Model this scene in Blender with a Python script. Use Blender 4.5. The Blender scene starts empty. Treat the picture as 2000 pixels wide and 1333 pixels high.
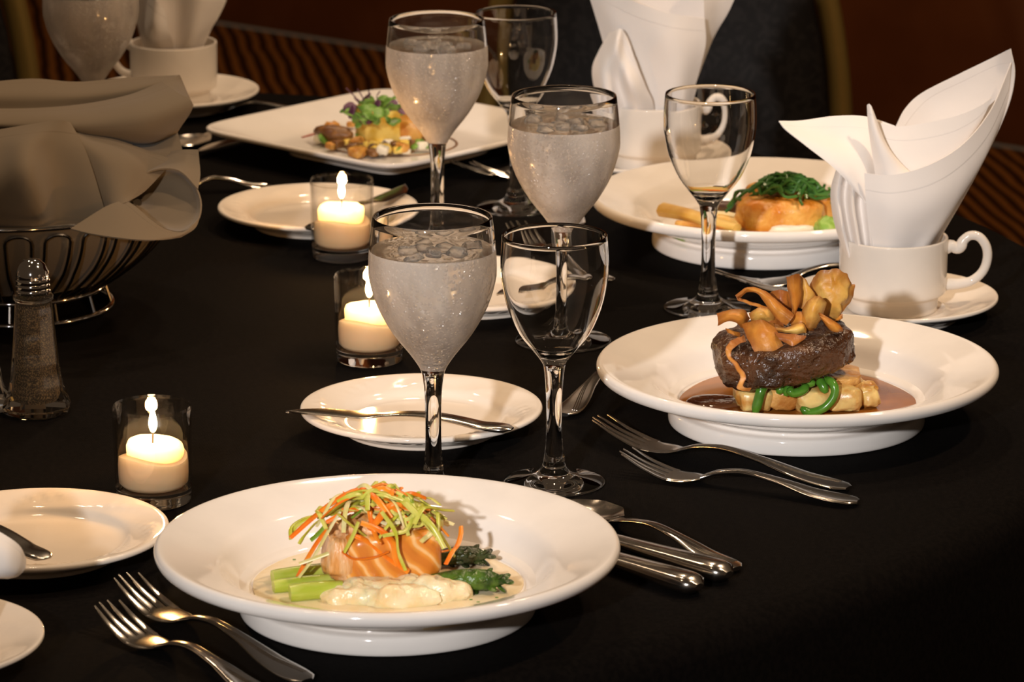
import bpy, bmesh, math, random
from mathutils import Vector, Matrix, noise
random.seed(7)
PI = math.pi
sc = bpy.context.scene
C = sc.collection

# ------------------------------------------------------------------ camera, light, exposure
FPX, PITCH, CAMH = 8000.0, math.radians(15), 0.797
cam = bpy.data.cameras.new('camera')
cam.sensor_width = 36.0
cam.lens = FPX / 2000 * 36.0
cam.clip_start, cam.clip_end = 0.05, 60
cam.dof.use_dof = True
cam.dof.focus_distance = 2.72
cam.dof.aperture_fstop = 20
co = bpy.data.objects.new('camera', cam)
co.location = (0, 0, CAMH)
co.rotation_euler = (PI / 2 - PITCH, 0, 0)
C.objects.link(co)
sc.camera = co

w = bpy.data.worlds.new('world')
w.use_nodes = True
w.node_tree.nodes['Background'].inputs[0].default_value = (1.0, 0.66, 0.40, 1)
w.node_tree.nodes['Background'].inputs[1].default_value = 0.045
sc.world = w

def lamp(name, kind, loc, target, power, color, size=0.1, spot=None, blend=0.5):
    l = bpy.data.lights.new(name, kind)
    l.energy = power
    l.color = color
    if kind == 'AREA':
        l.shape = 'DISK'
        l.size = size
    else:
        l.shadow_soft_size = size
    if kind == 'SPOT':
        l.spot_size = spot
        l.spot_blend = blend
    o = bpy.data.objects.new(name, l)
    o.location = loc
    o.rotation_euler = (Vector(target) - Vector(loc)).to_track_quat('-Z', 'Y').to_euler()
    C.objects.link(o)
    return o

# the photographer's flash, a little left of the camera, the room's warm ceiling downlights and an added fill lamp
lamp('flash', 'SPOT', (-0.92, -1.18, 1.38), (0.07, 2.92, 0.06), 590, (1.0, 0.96, 0.94), 0.06, math.radians(12.5), 1.0)
for lx, ly, lp in ((-1.0, 2.0, 8), (1.35, 2.35, 115), (0.9, 3.6, 52), (-0.45, 3.3, 28), (0.0, 4.6, 52), (-1.1, 4.1, 30)):  # last entry is an added fill that brightens the far left
    lamp('ceiling_and_fill_lamp', 'SPOT', (lx, ly, 2.25), (lx * 0.6 - 0.1, ly * 0.7 + 0.9, 0), lp, (1.0, 0.72, 0.47), 0.07, math.radians(95), 0.8)
lamp('ceiling_and_fill_lamp', 'SPOT', (0.2, 6.6, 2.2), (0.0, 7.4, -0.75), 85, (1.0, 0.58, 0.26), 0.12, math.radians(100), 0.9)

sc.view_settings.view_transform = 'Standard'
sc.view_settings.look = 'None'
sc.view_settings.gamma = 1
sc.view_settings.use_curve_mapping = False
sc.view_settings.exposure = 0.0
sc.cycles.max_bounces = 16
sc.cycles.transmission_bounces = 14
sc.cycles.transparent_max_bounces = 24
sc.cycles.glossy_bounces = 6
sc.cycles.sample_clamp_indirect = 4.0
sc.cycles.blur_glossy = 0.6

# ------------------------------------------------------------------ pixel helpers (2000 x 1333 frame)
def ray(x, y):
    u, v = (x - 1000) / FPX, (y - 666.5) / FPX
    return Vector((u, math.cos(PITCH) - v * math.sin(PITCH), -math.sin(PITCH) - v * math.cos(PITCH)))
def G(x, y, z=0.0):
    d = ray(x, y)
    t = (z - CAMH) / d.z
    return Vector((d.x * t, d.y * t, z))
def W(x, y, Y):
    d = ray(x, y)
    t = Y / d.y
    return Vector((d.x * t, Y, CAMH + d.z * t))

# ------------------------------------------------------------------ materials
MATS = {}
def pset(b, **k):
    for n, v in k.items():
        n = n.replace('_', ' ')
        if n in b.inputs:
            b.inputs[n].default_value = v
def mat(name, col, rough=0.5, metal=0.0, col2=None, nscale=30, ndetail=4, nlo=0.4, nhi=0.6, bump=0.0, bscale=80, bdist=0.001, stretch=None, spec=0.5, **k):
    m = bpy.data.materials.new(name)
    m.use_nodes = True
    nt = m.node_tree
    b = nt.nodes['Principled BSDF']
    pset(b, Base_Color=(*col, 1), Roughness=rough, Metallic=metal)
    b.inputs['Specular IOR Level'].default_value = spec
    for n, v in k.items():
        b.inputs[n.replace('_', ' ')].default_value = v
    tc = nt.nodes.new('ShaderNodeTexCoord')
    mp = nt.nodes.new('ShaderNodeMapping')
    nt.links.new(tc.outputs['Object'], mp.inputs[0])
    if stretch:
        mp.inputs['Scale'].default_value = stretch
    n1 = nt.nodes.new('ShaderNodeTexNoise')
    n1.inputs['Scale'].default_value = nscale
    n1.inputs['Detail'].default_value = ndetail
    nt.links.new(mp.outputs[0], n1.inputs['Vector'])
    rp = nt.nodes.new('ShaderNodeValToRGB')
    rp.color_ramp.elements[0].position = nlo
    rp.color_ramp.elements[1].position = nhi
    c2 = col2 or tuple(min(1, c * 1.04) for c in col)
    rp.color_ramp.elements[0].color = (*col, 1)
    rp.color_ramp.elements[1].color = (*c2, 1)
    nt.links.new(n1.outputs['Fac'], rp.inputs[0])
    nt.links.new(rp.outputs[0], b.inputs['Base Color'])
    if bump:
        n2 = nt.nodes.new('ShaderNodeTexNoise')
        n2.inputs['Scale'].default_value = bscale
        n2.inputs['Detail'].default_value = 3
        nt.links.new(mp.outputs[0], n2.inputs['Vector'])
        bp = nt.nodes.new('ShaderNodeBump')
        bp.inputs['Strength'].default_value = bump
        bp.inputs['Distance'].default_value = bdist
        nt.links.new(n2.outputs['Fac'], bp.inputs['Height'])
        nt.links.new(bp.outputs[0], b.inputs['Normal'])
    MATS[name] = m
    return m
def nodes_of(m):
    return m.node_tree, m.node_tree.nodes, m.node_tree.links

mat('porcelain', (0.82, 0.775, 0.73), 0.075, spec=0.32)
mat('cream_porcelain', (0.78, 0.71, 0.63), 0.075, spec=0.32)
mat('steel', (0.62, 0.58, 0.53), 0.17, 1.0, nscale=200)
mat('chrome', (0.75, 0.72, 0.68), 0.08, 1.0)
mat('dark_wire', (0.20, 0.18, 0.16), 0.25, 1.0)
mat('brass', (0.52, 0.35, 0.10), 0.34, 0.7)
mat('glass', (1, 1, 1), 0.0, Transmission_Weight=1.0, IOR=1.5)
mat('wax', (0.98, 0.62, 0.38), 0.45, Subsurface_Weight=0.8, Subsurface_Scale=0.02, Subsurface_Radius=(1, 0.9, 0.8))  # peach of the candle's glow is put into the lower wax colour
mat('glow_tinted_wax', (0.97, 0.82, 0.60), 0.40, Subsurface_Weight=1.0, Subsurface_Scale=0.04, Subsurface_Radius=(1, 0.9, 0.8))  # same wax, its brighter glow near the flame put into the colour
mat('wick', (0.02, 0.015, 0.01), 0.9)
mat('pepper', (0.05, 0.035, 0.02), 0.9, col2=(0.28, 0.19, 0.09), nscale=900, nlo=0.45, nhi=0.65)
mat('salt', (0.8, 0.78, 0.74), 0.9, nscale=900)
mat('tabletop_wood', (0.16, 0.09, 0.05), 0.5, col2=(0.24, 0.14, 0.08), nscale=12, stretch=(1, 12, 1))
mat('chair_metal', (0.10, 0.08, 0.05), 0.4, 0.8)
# food
mat('puree', (0.82, 0.64, 0.34), 0.3, col2=(0.88, 0.76, 0.50), nscale=60, bump=0.8, bscale=150, bdist=0.002, Subsurface_Weight=0.25, Subsurface_Scale=0.005)
mat('cream_sauce', (0.82, 0.66, 0.40), 0.16, col2=(0.86, 0.74, 0.52), nscale=50)
mat('herb', (0.10, 0.22, 0.03), 0.5)
mat('leek', (0.46, 0.48, 0.035), 0.3, col2=(0.62, 0.60, 0.14), nscale=60, Subsurface_Weight=0.15, Subsurface_Scale=0.002)
mat('leek_white', (0.66, 0.58, 0.20), 0.3, col2=(0.78, 0.70, 0.40), nscale=60, Subsurface_Weight=0.15, Subsurface_Scale=0.002)
mat('leek_green', (0.13, 0.25, 0.015), 0.3, col2=(0.24, 0.35, 0.03), nscale=60)
mat('carrot', (0.80, 0.17, 0.008), 0.3, col2=(0.86, 0.28, 0.02), nscale=60, Subsurface_Weight=0.15, Subsurface_Scale=0.002)
mat('asparagus_stalk', (0.38, 0.47, 0.045), 0.28, col2=(0.52, 0.58, 0.12), nscale=40, stretch=(1, 1, 4), Subsurface_Weight=0.15, Subsurface_Scale=0.003)
mat('asparagus_tip', (0.022, 0.055, 0.008), 0.26, col2=(0.075, 0.15, 0.016), nscale=110, bump=0.9, bscale=260, bdist=0.002)
mat('asparagus_tip_dark', (0.012, 0.016, 0.007), 0.28, col2=(0.04, 0.06, 0.016), nscale=110, bump=0.9, bscale=260, bdist=0.002)
mat('steak', (0.022, 0.008, 0.004), 0.25, col2=(0.125, 0.050, 0.020), nscale=38, ndetail=8, nlo=0.38, nhi=0.70, bump=1.0, bscale=210, bdist=0.003, spec=0.6)
mat('jus', (0.17, 0.045, 0.007), 0.08, col2=(0.36, 0.13, 0.020), nscale=14, spec=0.2)
mat('dark_jus', (0.05, 0.012, 0.004), 0.06, col2=(0.13, 0.05, 0.02), nscale=40, bump=0.4, bscale=60, bdist=0.003)
mat('potato', (0.50, 0.22, 0.035), 0.30, col2=(0.78, 0.58, 0.22), nscale=75, nlo=0.36, nhi=0.58, bump=0.5, bscale=120, bdist=0.0015, Subsurface_Weight=0.2, Subsurface_Scale=0.004)
mat('potato_crust', (0.42, 0.17, 0.035), 0.33, col2=(0.70, 0.40, 0.12), nscale=55, ndetail=6, bump=0.8, bscale=160, bdist=0.002)
mat('green_bean', (0.040, 0.15, 0.012), 0.22, col2=(0.09, 0.25, 0.025), nscale=50)
mat('parsnip_chip', (0.52, 0.175, 0.018), 0.45, col2=(0.74, 0.34, 0.055), nscale=42, ndetail=6, nlo=0.36, nhi=0.64, bump=0.5, bscale=240, bdist=0.001)
mat('parsnip_chip_pale', (0.64, 0.27, 0.03), 0.45, col2=(0.84, 0.54, 0.14), nscale=46, ndetail=6, nlo=0.33, nhi=0.58, bump=0.5, bscale=240, bdist=0.001)
mat('parsnip_chip_dark', (0.30, 0.085, 0.015), 0.42, col2=(0.56, 0.21, 0.035), nscale=46, ndetail=6, bump=0.5, bscale=240, bdist=0.001)
def fried(m):
    nt, N, L = nodes_of(m)
    b = N['Principled BSDF']
    src = b.inputs['Base Color'].links[0].from_socket
    tc = N.new('ShaderNodeTexCoord'); sp = N.new('ShaderNodeSeparateXYZ')
    L.new(tc.outputs['UV'], sp.inputs[0])
    ends = []
    for ax in 'XY':
        a = N.new('ShaderNodeMath'); a.operation = 'PINGPONG'; a.inputs[1].default_value = 0.5
        L.new(sp.outputs[ax], a.inputs[0]); ends.append(a)
    mn = N.new('ShaderNodeMath'); mn.operation = 'MINIMUM'
    L.new(ends[0].outputs[0], mn.inputs[0]); L.new(ends[1].outputs[0], mn.inputs[1])
    ns = N.new('ShaderNodeTexNoise'); ns.inputs['Scale'].default_value = 150
    L.new(tc.outputs['Object'], ns.inputs['Vector'])
    ad = N.new('ShaderNodeMath'); ad.operation = 'MULTIPLY_ADD'; ad.inputs[1].default_value = 0.25
    L.new(ns.outputs['Fac'], ad.inputs[0]); L.new(mn.outputs[0], ad.inputs[2])
    mr = N.new('ShaderNodeMapRange'); mr.inputs['From Min'].default_value = 0.13; mr.inputs['From Max'].default_value = 0.42
    mr.inputs['To Min'].default_value = 0.85; mr.inputs['To Max'].default_value = 0.0
    L.new(ad.outputs[0], mr.inputs['Value'])
    mx = N.new('ShaderNodeMix'); mx.data_type = 'RGBA'
    L.new(mr.outputs[0], mx.inputs['Factor']); L.new(src, mx.inputs['A'])
    mx.inputs['B'].default_value = (0.26, 0.075, 0.012, 1)
    L.new(mx.outputs['Result'], b.inputs['Base Color'])
for q_ in ('parsnip_chip', 'parsnip_chip_pale', 'parsnip_chip_dark'):
    fried(MATS[q_])
mat('seared_fish', (0.60, 0.20, 0.015), 0.35, col2=(0.84, 0.48, 0.12), nscale=50, ndetail=8, nlo=0.40, nhi=0.70, bump=0.9, bscale=170, bdist=0.002)
mat('white_fish', (0.84, 0.74, 0.56), 0.35, col2=(0.88, 0.80, 0.66), nscale=80, bump=0.5, bscale=120, bdist=0.001)
mat('sea_bean', (0.028, 0.10, 0.016), 0.3, col2=(0.06, 0.17, 0.028), nscale=90)
mat('lettuce', (0.24, 0.42, 0.06), 0.4, col2=(0.42, 0.56, 0.14), nscale=50, bump=0.6, bscale=130, bdist=0.002)
mat('roast_parsnip', (0.62, 0.33, 0.06), 0.36, col2=(0.74, 0.48, 0.13), nscale=40, bump=0.3, bscale=100)
mat('mushroom', (0.07, 0.035, 0.022), 0.25, col2=(0.14, 0.07, 0.035), nscale=60)
mat('yellow_sauce', (0.82, 0.62, 0.16), 0.15, col2=(0.84, 0.70, 0.30), nscale=30)
mat('polenta', (0.80, 0.52, 0.06), 0.4, col2=(0.86, 0.66, 0.18), nscale=70, bump=0.5, bscale=200, bdist=0.001)
mat('roast_orange', (0.56, 0.22, 0.035), 0.38, col2=(0.74, 0.40, 0.09), nscale=80, bump=0.5, bscale=160)
mat('roast_brown', (0.14, 0.055, 0.018), 0.38, col2=(0.30, 0.14, 0.04), nscale=80, bump=0.5, bscale=160)
mat('chopped_white', (0.84, 0.78, 0.64), 0.4)
mat('micro_green', (0.10, 0.24, 0.03), 0.4, col2=(0.22, 0.40, 0.07), nscale=100)
mat('micro_purple', (0.07, 0.02, 0.055), 0.4, col2=(0.15, 0.05, 0.11), nscale=100)
mat('red_sauce', (0.45, 0.10, 0.06), 0.3)

def add_weave(m, scale, strength, dist):
    nt, N, L = nodes_of(m)
    b = N['Principled BSDF']
    tc = N.new('ShaderNodeTexCoord')
    w1 = N.new('ShaderNodeTexWave'); w1.bands_direction = 'X'
    w2 = N.new('ShaderNodeTexWave'); w2.bands_direction = 'Y'
    for q in (w1, w2):
        q.inputs['Scale'].default_value = scale
        q.inputs['Distortion'].default_value = 1.5
        q.inputs['Detail'].default_value = 1
        L.new(tc.outputs['Object'], q.inputs['Vector'])
    ad = N.new('ShaderNodeMath'); ad.operation = 'ADD'
    L.new(w1.outputs['Fac'], ad.inputs[0]); L.new(w2.outputs['Fac'], ad.inputs[1])
    bp = N.new('ShaderNodeBump')
    bp.inputs['Strength'].default_value = strength
    bp.inputs['Distance'].default_value = dist
    L.new(ad.outputs[0], bp.inputs['Height'])
    L.new(bp.outputs[0], b.inputs['Normal'])

add_weave(mat('black_cloth', (0.0030, 0.0023, 0.0020), 0.95, col2=(0.0050, 0.0038, 0.0032), nscale=260, spec=0.05), 500, 0.25, 0.0006)

def hem_material(name, col, rough, hem_v, hem_u):
    """woven napkin cloth; the stitched hem follows the sheet's own UV edge"""
    m = mat(name, col, rough, nscale=12, spec=0.2)
    nt, N, L = nodes_of(m)
    b = N['Principled BSDF']
    b.inputs['Sheen Weight'].default_value = 0.15
    tc = N.new('ShaderNodeTexCoord')
    sp = N.new('ShaderNodeSeparateXYZ')
    L.new(tc.outputs['UV'], sp.inputs[0])
    mr = N.new('ShaderNodeMapRange')
    mr.interpolation_type = 'SMOOTHSTEP'
    mr.inputs['From Min'].default_value = hem_v - 0.006
    mr.inputs['From Max'].default_value = hem_v + 0.006
    mr.inputs['To Min'].default_value = 1.0
    mr.inputs['To Max'].default_value = 0.0
    L.new(sp.outputs['Y'], mr.inputs['Value'])
    ns = N.new('ShaderNodeTexNoise')
    ns.inputs['Scale'].default_value = 38
    L.new(tc.outputs['Object'], ns.inputs['Vector'])
    ma = N.new('ShaderNodeMath'); ma.operation = 'MULTIPLY_ADD'
    L.new(ns.outputs['Fac'], ma.inputs[0]); ma.inputs[1].default_value = 1.2
    L.new(mr.outputs[0], ma.inputs[2])
    bp = N.new('ShaderNodeBump')
    bp.inputs['Strength'].default_value = 0.4
    bp.inputs['Distance'].default_value = 0.0006
    L.new(ma.outputs[0], bp.inputs['Height'])
    L.new(bp.outputs[0], b.inputs['Normal'])
    return m
hem_material('white_linen', (0.88, 0.82, 0.77), 0.8, 0.13, 0)
hem_material('grey_linen', (0.150, 0.112, 0.070), 0.8, 0.12, 0)

# thin votive glass: see-through sheet with fresnel reflection (walls too thin to bend light)
m = bpy.data.materials.new('thin_glass'); m.use_nodes = True; MATS['thin_glass'] = m
nt, N, L = nodes_of(m)
N.remove(N['Principled BSDF'])
tr = N.new('ShaderNodeBsdfTransparent'); tr.inputs[0].default_value = (0.97, 0.96, 0.94, 1)
gl = N.new('ShaderNodeBsdfGlossy'); gl.inputs['Roughness'].default_value = 0.02
fr = N.new('ShaderNodeLayerWeight'); fr.inputs[0].default_value = 0.5
pw = N.new('ShaderNodeMath'); pw.operation = 'POWER'; pw.inputs[1].default_value = 4.0
L.new(fr.outputs['Facing'], pw.inputs[0])
sc_ = N.new('ShaderNodeMath'); sc_.operation = 'MULTIPLY_ADD'; sc_.inputs[1].default_value = 0.75; sc_.inputs[2].default_value = 0.05
L.new(pw.outputs[0], sc_.inputs[0])
mx = N.new('ShaderNodeMixShader')
L.new(sc_.outputs[0], mx.inputs[0]); L.new(tr.outputs[0], mx.inputs[1]); L.new(gl.outputs[0], mx.inputs[2])
L.new(mx.outputs[0], N['Material Output'].inputs[0])

# fogged glass full of iced water: droplets and a milky bloom
m = bpy.data.materials.new('fogged_glass'); m.use_nodes = True; MATS['fogged_glass'] = m
nt, N, L = nodes_of(m)
b = N['Principled BSDF']
pset(b, Base_Color=(0.97, 0.95, 0.93, 1), Roughness=0.16, IOR=1.4)
b.inputs['Transmission Weight'].default_value = 1.0
tc = N.new('ShaderNodeTexCoord')
vo = N.new('ShaderNodeTexVoronoi'); vo.inputs['Scale'].default_value = 380
L.new(tc.outputs['Object'], vo.inputs['Vector'])
ns = N.new('ShaderNodeTexNoise'); ns.inputs['Scale'].default_value = 26; ns.inputs['Detail'].default_value = 3
L.new(tc.outputs['Object'], ns.inputs['Vector'])
rp = N.new('ShaderNodeValToRGB')
rp.color_ramp.elements[0].position = 0.0; rp.color_ramp.elements[0].color = (1, 1, 1, 1)
rp.color_ramp.elements[1].position = 0.5; rp.color_ramp.elements[1].color = (0, 0, 0, 1)
L.new(vo.outputs['Distance'], rp.inputs[0])
mu = N.new('ShaderNodeMath'); mu.operation = 'MULTIPLY'
L.new(rp.outputs[0], mu.inputs[0]); L.new(ns.outputs['Fac'], mu.inputs[1])
bp = N.new('ShaderNodeBump'); bp.inputs['Strength'].default_value = 1.0; bp.inputs['Distance'].default_value = 0.0026
L.new(mu.outputs[0], bp.inputs['Height'])
L.new(bp.outputs[0], b.inputs['Normal'])
df = N.new('ShaderNodeBsdfDiffuse'); df.inputs[0].default_value = (0.95, 0.85, 0.76, 1)  # fog itself is neutral; warm light is tinted into this and the translucent colour
tl = N.new('ShaderNodeBsdfTranslucent'); tl.inputs[0].default_value = (0.97, 0.88, 0.78, 1)
m1 = N.new('ShaderNodeMixShader'); m1.inputs[0].default_value = 0.45
L.new(df.outputs[0], m1.inputs[1]); L.new(tl.outputs[0], m1.inputs[2])
m2 = N.new('ShaderNodeMixShader'); m2.inputs[0].default_value = 0.50
L.new(b.outputs[0], m2.inputs[1]); L.new(m1.outputs[0], m2.inputs[2])
# the bloom is uneven: thicker and thinner patches running down the bowl
mp = N.new('ShaderNodeMapping'); mp.inputs['Scale'].default_value = (30, 30, 11)
L.new(tc.outputs['Object'], mp.inputs[0])
n2 = N.new('ShaderNodeTexNoise'); n2.inputs['Scale'].default_value = 1.0; n2.inputs['Detail'].default_value = 4
L.new(mp.outputs[0], n2.inputs['Vector'])
mr = N.new('ShaderNodeMapRange'); mr.inputs['From Min'].default_value = 0.36; mr.inputs['From Max'].default_value = 0.64
mr.inputs['To Min'].default_value = 0.30; mr.inputs['To Max'].default_value = 0.66
L.new(n2.outputs['Fac'], mr.inputs['Value']); L.new(mr.outputs[0], m2.inputs[0])
gs = N.new('ShaderNodeBsdfGlossy'); gs.inputs['Roughness'].default_value = 0.08
L.new(bp.outputs[0], gs.inputs['Normal'])
m4 = N.new('ShaderNodeMixShader'); m4.inputs[0].default_value = 0.05
L.new(m2.outputs[0], m4.inputs[1]); L.new(gs.outputs[0], m4.inputs[2])
L.new(m4.outputs[0], N['Material Output'].inputs[0])
mat('water', (0.99, 0.98, 0.97), 0.0, Transmission_Weight=1.0, IOR=1.33)
mat('dark_metal', (0.03, 0.026, 0.022), 0.4, 0.6)
m3 = mat('ice_water', (0.93, 0.91, 0.89), 0.08, col2=(0.98, 0.97, 0.96), nscale=120, bump=0.9, bscale=110, bdist=0.004, Transmission_Weight=0.85, IOR=1.31)

m = bpy.data.materials.new('flame'); m.use_nodes = True; MATS['flame'] = m
nt, N, L = nodes_of(m)
N.remove(N['Principled BSDF'])
em = N.new('ShaderNodeEmission')
tc = N.new('ShaderNodeTexCoord'); sp = N.new('ShaderNodeSeparateXYZ'); rp = N.new('ShaderNodeValToRGB')
L.new(tc.outputs['Generated'], sp.inputs[0]); L.new(sp.outputs['Z'], rp.inputs[0])
rp.color_ramp.elements[0].color = (1.0, 0.55, 0.16, 1)
rp.color_ramp.elements[1].color = (1.0, 0.62, 0.22, 1)
e = rp.color_ramp.elements.new(0.4); e.color = (1.0, 0.80, 0.46, 1)
L.new(rp.outputs[0], em.inputs[0]); em.inputs[1].default_value = 16
tf = N.new('ShaderNodeBsdfTransparent'); ad = N.new('ShaderNodeAddShader')
L.new(em.outputs[0], ad.inputs[0]); L.new(tf.outputs[0], ad.inputs[1])
L.new(ad.outputs[0], N['Material Output'].inputs[0])

# carpet: brown ground with wavy ochre stripes
m = mat('carpet', (0.035, 0.014, 0.006), 0.95, spec=0.05)
nt, N, L = nodes_of(m); b = N['Principled BSDF']
tc = N.new('ShaderNodeTexCoord'); mp = N.new('ShaderNodeMapping')
mp.inputs['Rotation'].default_value = (0, 0, math.radians(-8))
L.new(tc.outputs['Object'], mp.inputs[0])
wv = N.new('ShaderNodeTexWave'); wv.bands_direction = 'X'
wv.inputs['Scale'].default_value = 11.5; wv.inputs['Distortion'].default_value = 2.6; wv.inputs['Detail'].default_value = 1.0
wv.inputs['Detail Scale'].default_value = 0.55
L.new(mp.outputs[0], wv.inputs['Vector'])
rp = N.new('ShaderNodeValToRGB')
rp.color_ramp.elements[0].position = 0.35; rp.color_ramp.elements[0].color = (0.030, 0.011, 0.004, 1)
rp.color_ramp.elements[1].position = 0.8; rp.color_ramp.elements[1].color = (0.19, 0.080, 0.022, 1)
L.new(wv.outputs['Fac'], rp.inputs[0]); L.new(rp.outputs[0], b.inputs['Base Color'])
mat('wall_paint', (0.20, 0.070, 0.026), 0.85, col2=(0.25, 0.092, 0.036), nscale=5, spec=0.1)

# damask upholstery
m = mat('damask', (0.020, 0.018, 0.018), 0.6, spec=0.3)
nt, N, L = nodes_of(m); b = N['Principled BSDF']
tc = N.new('ShaderNodeTexCoord')
ns = N.new('ShaderNodeTexNoise'); ns.inputs['Scale'].default_value = 48; ns.inputs['Detail'].default_value = 1.0; ns.inputs['Distortion'].default_value = 2.2
L.new(tc.outputs['Object'], ns.inputs['Vector'])
rp = N.new('ShaderNodeValToRGB')
rp.color_ramp.elements[0].position = 0.48; rp.color_ramp.elements[0].color = (0.009, 0.0075, 0.0072, 1)
rp.color_ramp.elements[1].position = 0.54; rp.color_ramp.elements[1].color = (0.018, 0.0155, 0.0150, 1)
L.new(ns.outputs['Fac'], rp.inputs[0]); L.new(rp.outputs[0], b.inputs['Base Color'])

# ------------------------------------------------------------------ mesh helpers
def obj(name, vf, material, parent=None, smooth=True, uvs=None, mats2=None):
    v, f = vf
    me = bpy.data.meshes.new(name)
    me.from_pydata([tuple(q) for q in v], [], f)
    me.validate()
    me.materials.append(MATS[material])
    if uvs:
        ul = me.uv_layers.new(name='UVMap')
        for lp in me.loops:
            ul.data[lp.index].uv = uvs[lp.vertex_index]
    if mats2:
        me.materials.append(MATS[mats2[0]])
        for p in me.polygons:
            if mats2[1](p.center):
                p.material_index = 1
    if smooth:
        me.polygons.foreach_set('use_smooth', [True] * len(me.polygons))
        me.set_sharp_from_angle(angle=math.radians(48))
    o = bpy.data.objects.new(name, me)
    C.objects.link(o)
    if parent:
        o.parent = parent
    return o
def tag(o, label, cat, group=None):
    o['label'] = label
    o['category'] = cat
    if group:
        o['group'] = group
    return o
def thing(name, label, cat, loc=(0, 0, 0), rotz=0.0, group=None):
    o = bpy.data.objects.new(name, None)
    o.empty_display_size = 0.02
    C.objects.link(o)
    o.location = loc
    o.rotation_euler = (0, 0, rotz)
    return tag(o, label, cat, group)
def dup(root, loc, rotz, label, group=None):
    r = root.copy(); C.objects.link(r)
    r.location = loc; r.rotation_euler = (0, 0, rotz)
    r['label'] = label
    if group: r['group'] = group
    for ch in list(root.children):
        c = ch.copy(); C.objects.link(c); c.parent = r
        for g in list(ch.children):
            d = g.copy(); C.objects.link(d); d.parent = c
    return r
def join(*parts):
    V, F = [], []
    for v, f in parts:
        n = len(V)
        V += list(v)
        F += [tuple(i + n for i in q) for q in f]
    return V, F
def shift(vf, d):
    d = Vector(d)
    return [Vector(q) + d for q in vf[0]], vf[1]
def xform(vf, M):
    return [M @ Vector(q) for q in vf[0]], vf[1]
def spline(pts, n):
    """Catmull-Rom through pts (tuples of any length), n samples per span"""
    P = [tuple(map(float, p)) for p in pts]
    if len(P) < 3:
        out = []
        for i in range(n + 1):
            t = i / n
            out.append(tuple(a + (b - a) * t for a, b in zip(P[0], P[-1])))
        return out
    out = []
    for i in range(len(P) - 1):
        p1, p2 = P[i], P[i + 1]
        p0 = P[i - 1] if i else tuple(2 * a - b for a, b in zip(p1, p2))
        p3 = P[i + 2] if i + 2 < len(P) else tuple(2 * b - a for a, b in zip(p1, p2))
        for k in range(n):
            t = k / n
            out.append(tuple(0.5 * (2 * b + (c - a) * t + (2 * a - 5 * b + 4 * c - d) * t * t + (3 * b - a - 3 * c + d) * t ** 3)
                             for a, b, c, d in zip(p0, p1, p2, p3)))
    out.append(P[-1])
    return out
def lathe(prof, seg=72, sub=0, disp=None):
    if sub:
        prof = spline(prof, sub)
    V, F, rows = [], [], []
    for r, z in prof:
        if r < 1e-6:
            rows.append([len(V)]); V.append(Vector((0, 0, z)))
        else:
            row = []
            for k in range(seg):
                a = 2 * PI * k / seg
                dz = disp(r, a, z) if disp else 0
                row.append(len(V)); V.append(Vector((r * math.cos(a), r * math.sin(a), z + dz)))
            rows.append(row)
    for A, B in zip(rows, rows[1:]):
        for k in range(seg):
            k2 = (k + 1) % seg
            if len(A) == 1 and len(B) == 1: continue
            if len(A) == 1: F.append((A[0], B[k2], B[k]))
            elif len(B) == 1: F.append((A[k], A[k2], B[0]))
            else: F.append((A[k], A[k2], B[k2], B[k]))
    return V, F
def tube(path, rad, seg=8, closed=False, flat=1.0, up=(0, 0, 1)):
    P = [Vector(p) for p in path]
    n = len(P)
    R = rad if isinstance(rad, (list, tuple)) else [rad] * n
    V, F = [], []
    for i in range(n):
        a = P[i - 1] if (i or closed) else P[0]
        b = P[(i + 1) % n] if (i < n - 1 or closed) else P[-1]
        t = (b - a).normalized()
        u = Vector(up)
        s = t.cross(u)
        if s.length < 1e-5: s = t.cross(Vector((1, 0, 0)))
        s.normalize()
        q = s.cross(t)
        for k in range(seg):
            an = 2 * PI * k / seg
            V.append(P[i] + s * (math.cos(an) * R[i]) + q * (math.sin(an) * R[i] * flat))
    m_ = n if closed else n - 1
    for i in range(m_):
        j = (i + 1) % n
        for k in range(seg):
            k2 = (k + 1) % seg
            F.append((i * seg + k, i * seg + k2, j * seg + k2, j * seg + k))
    if not closed:
        F.append(tuple(range(seg))[::-1])
        F.append(tuple((n - 1) * seg + k for k in range(seg)))
    return V, F
def ring(r, z, rad, n=72, seg=8, flat=1.0):
    return tube([(r * math.cos(2 * PI * k / n), r * math.sin(2 * PI * k / n), z) for k in range(n)], rad, seg, True, flat)
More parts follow.
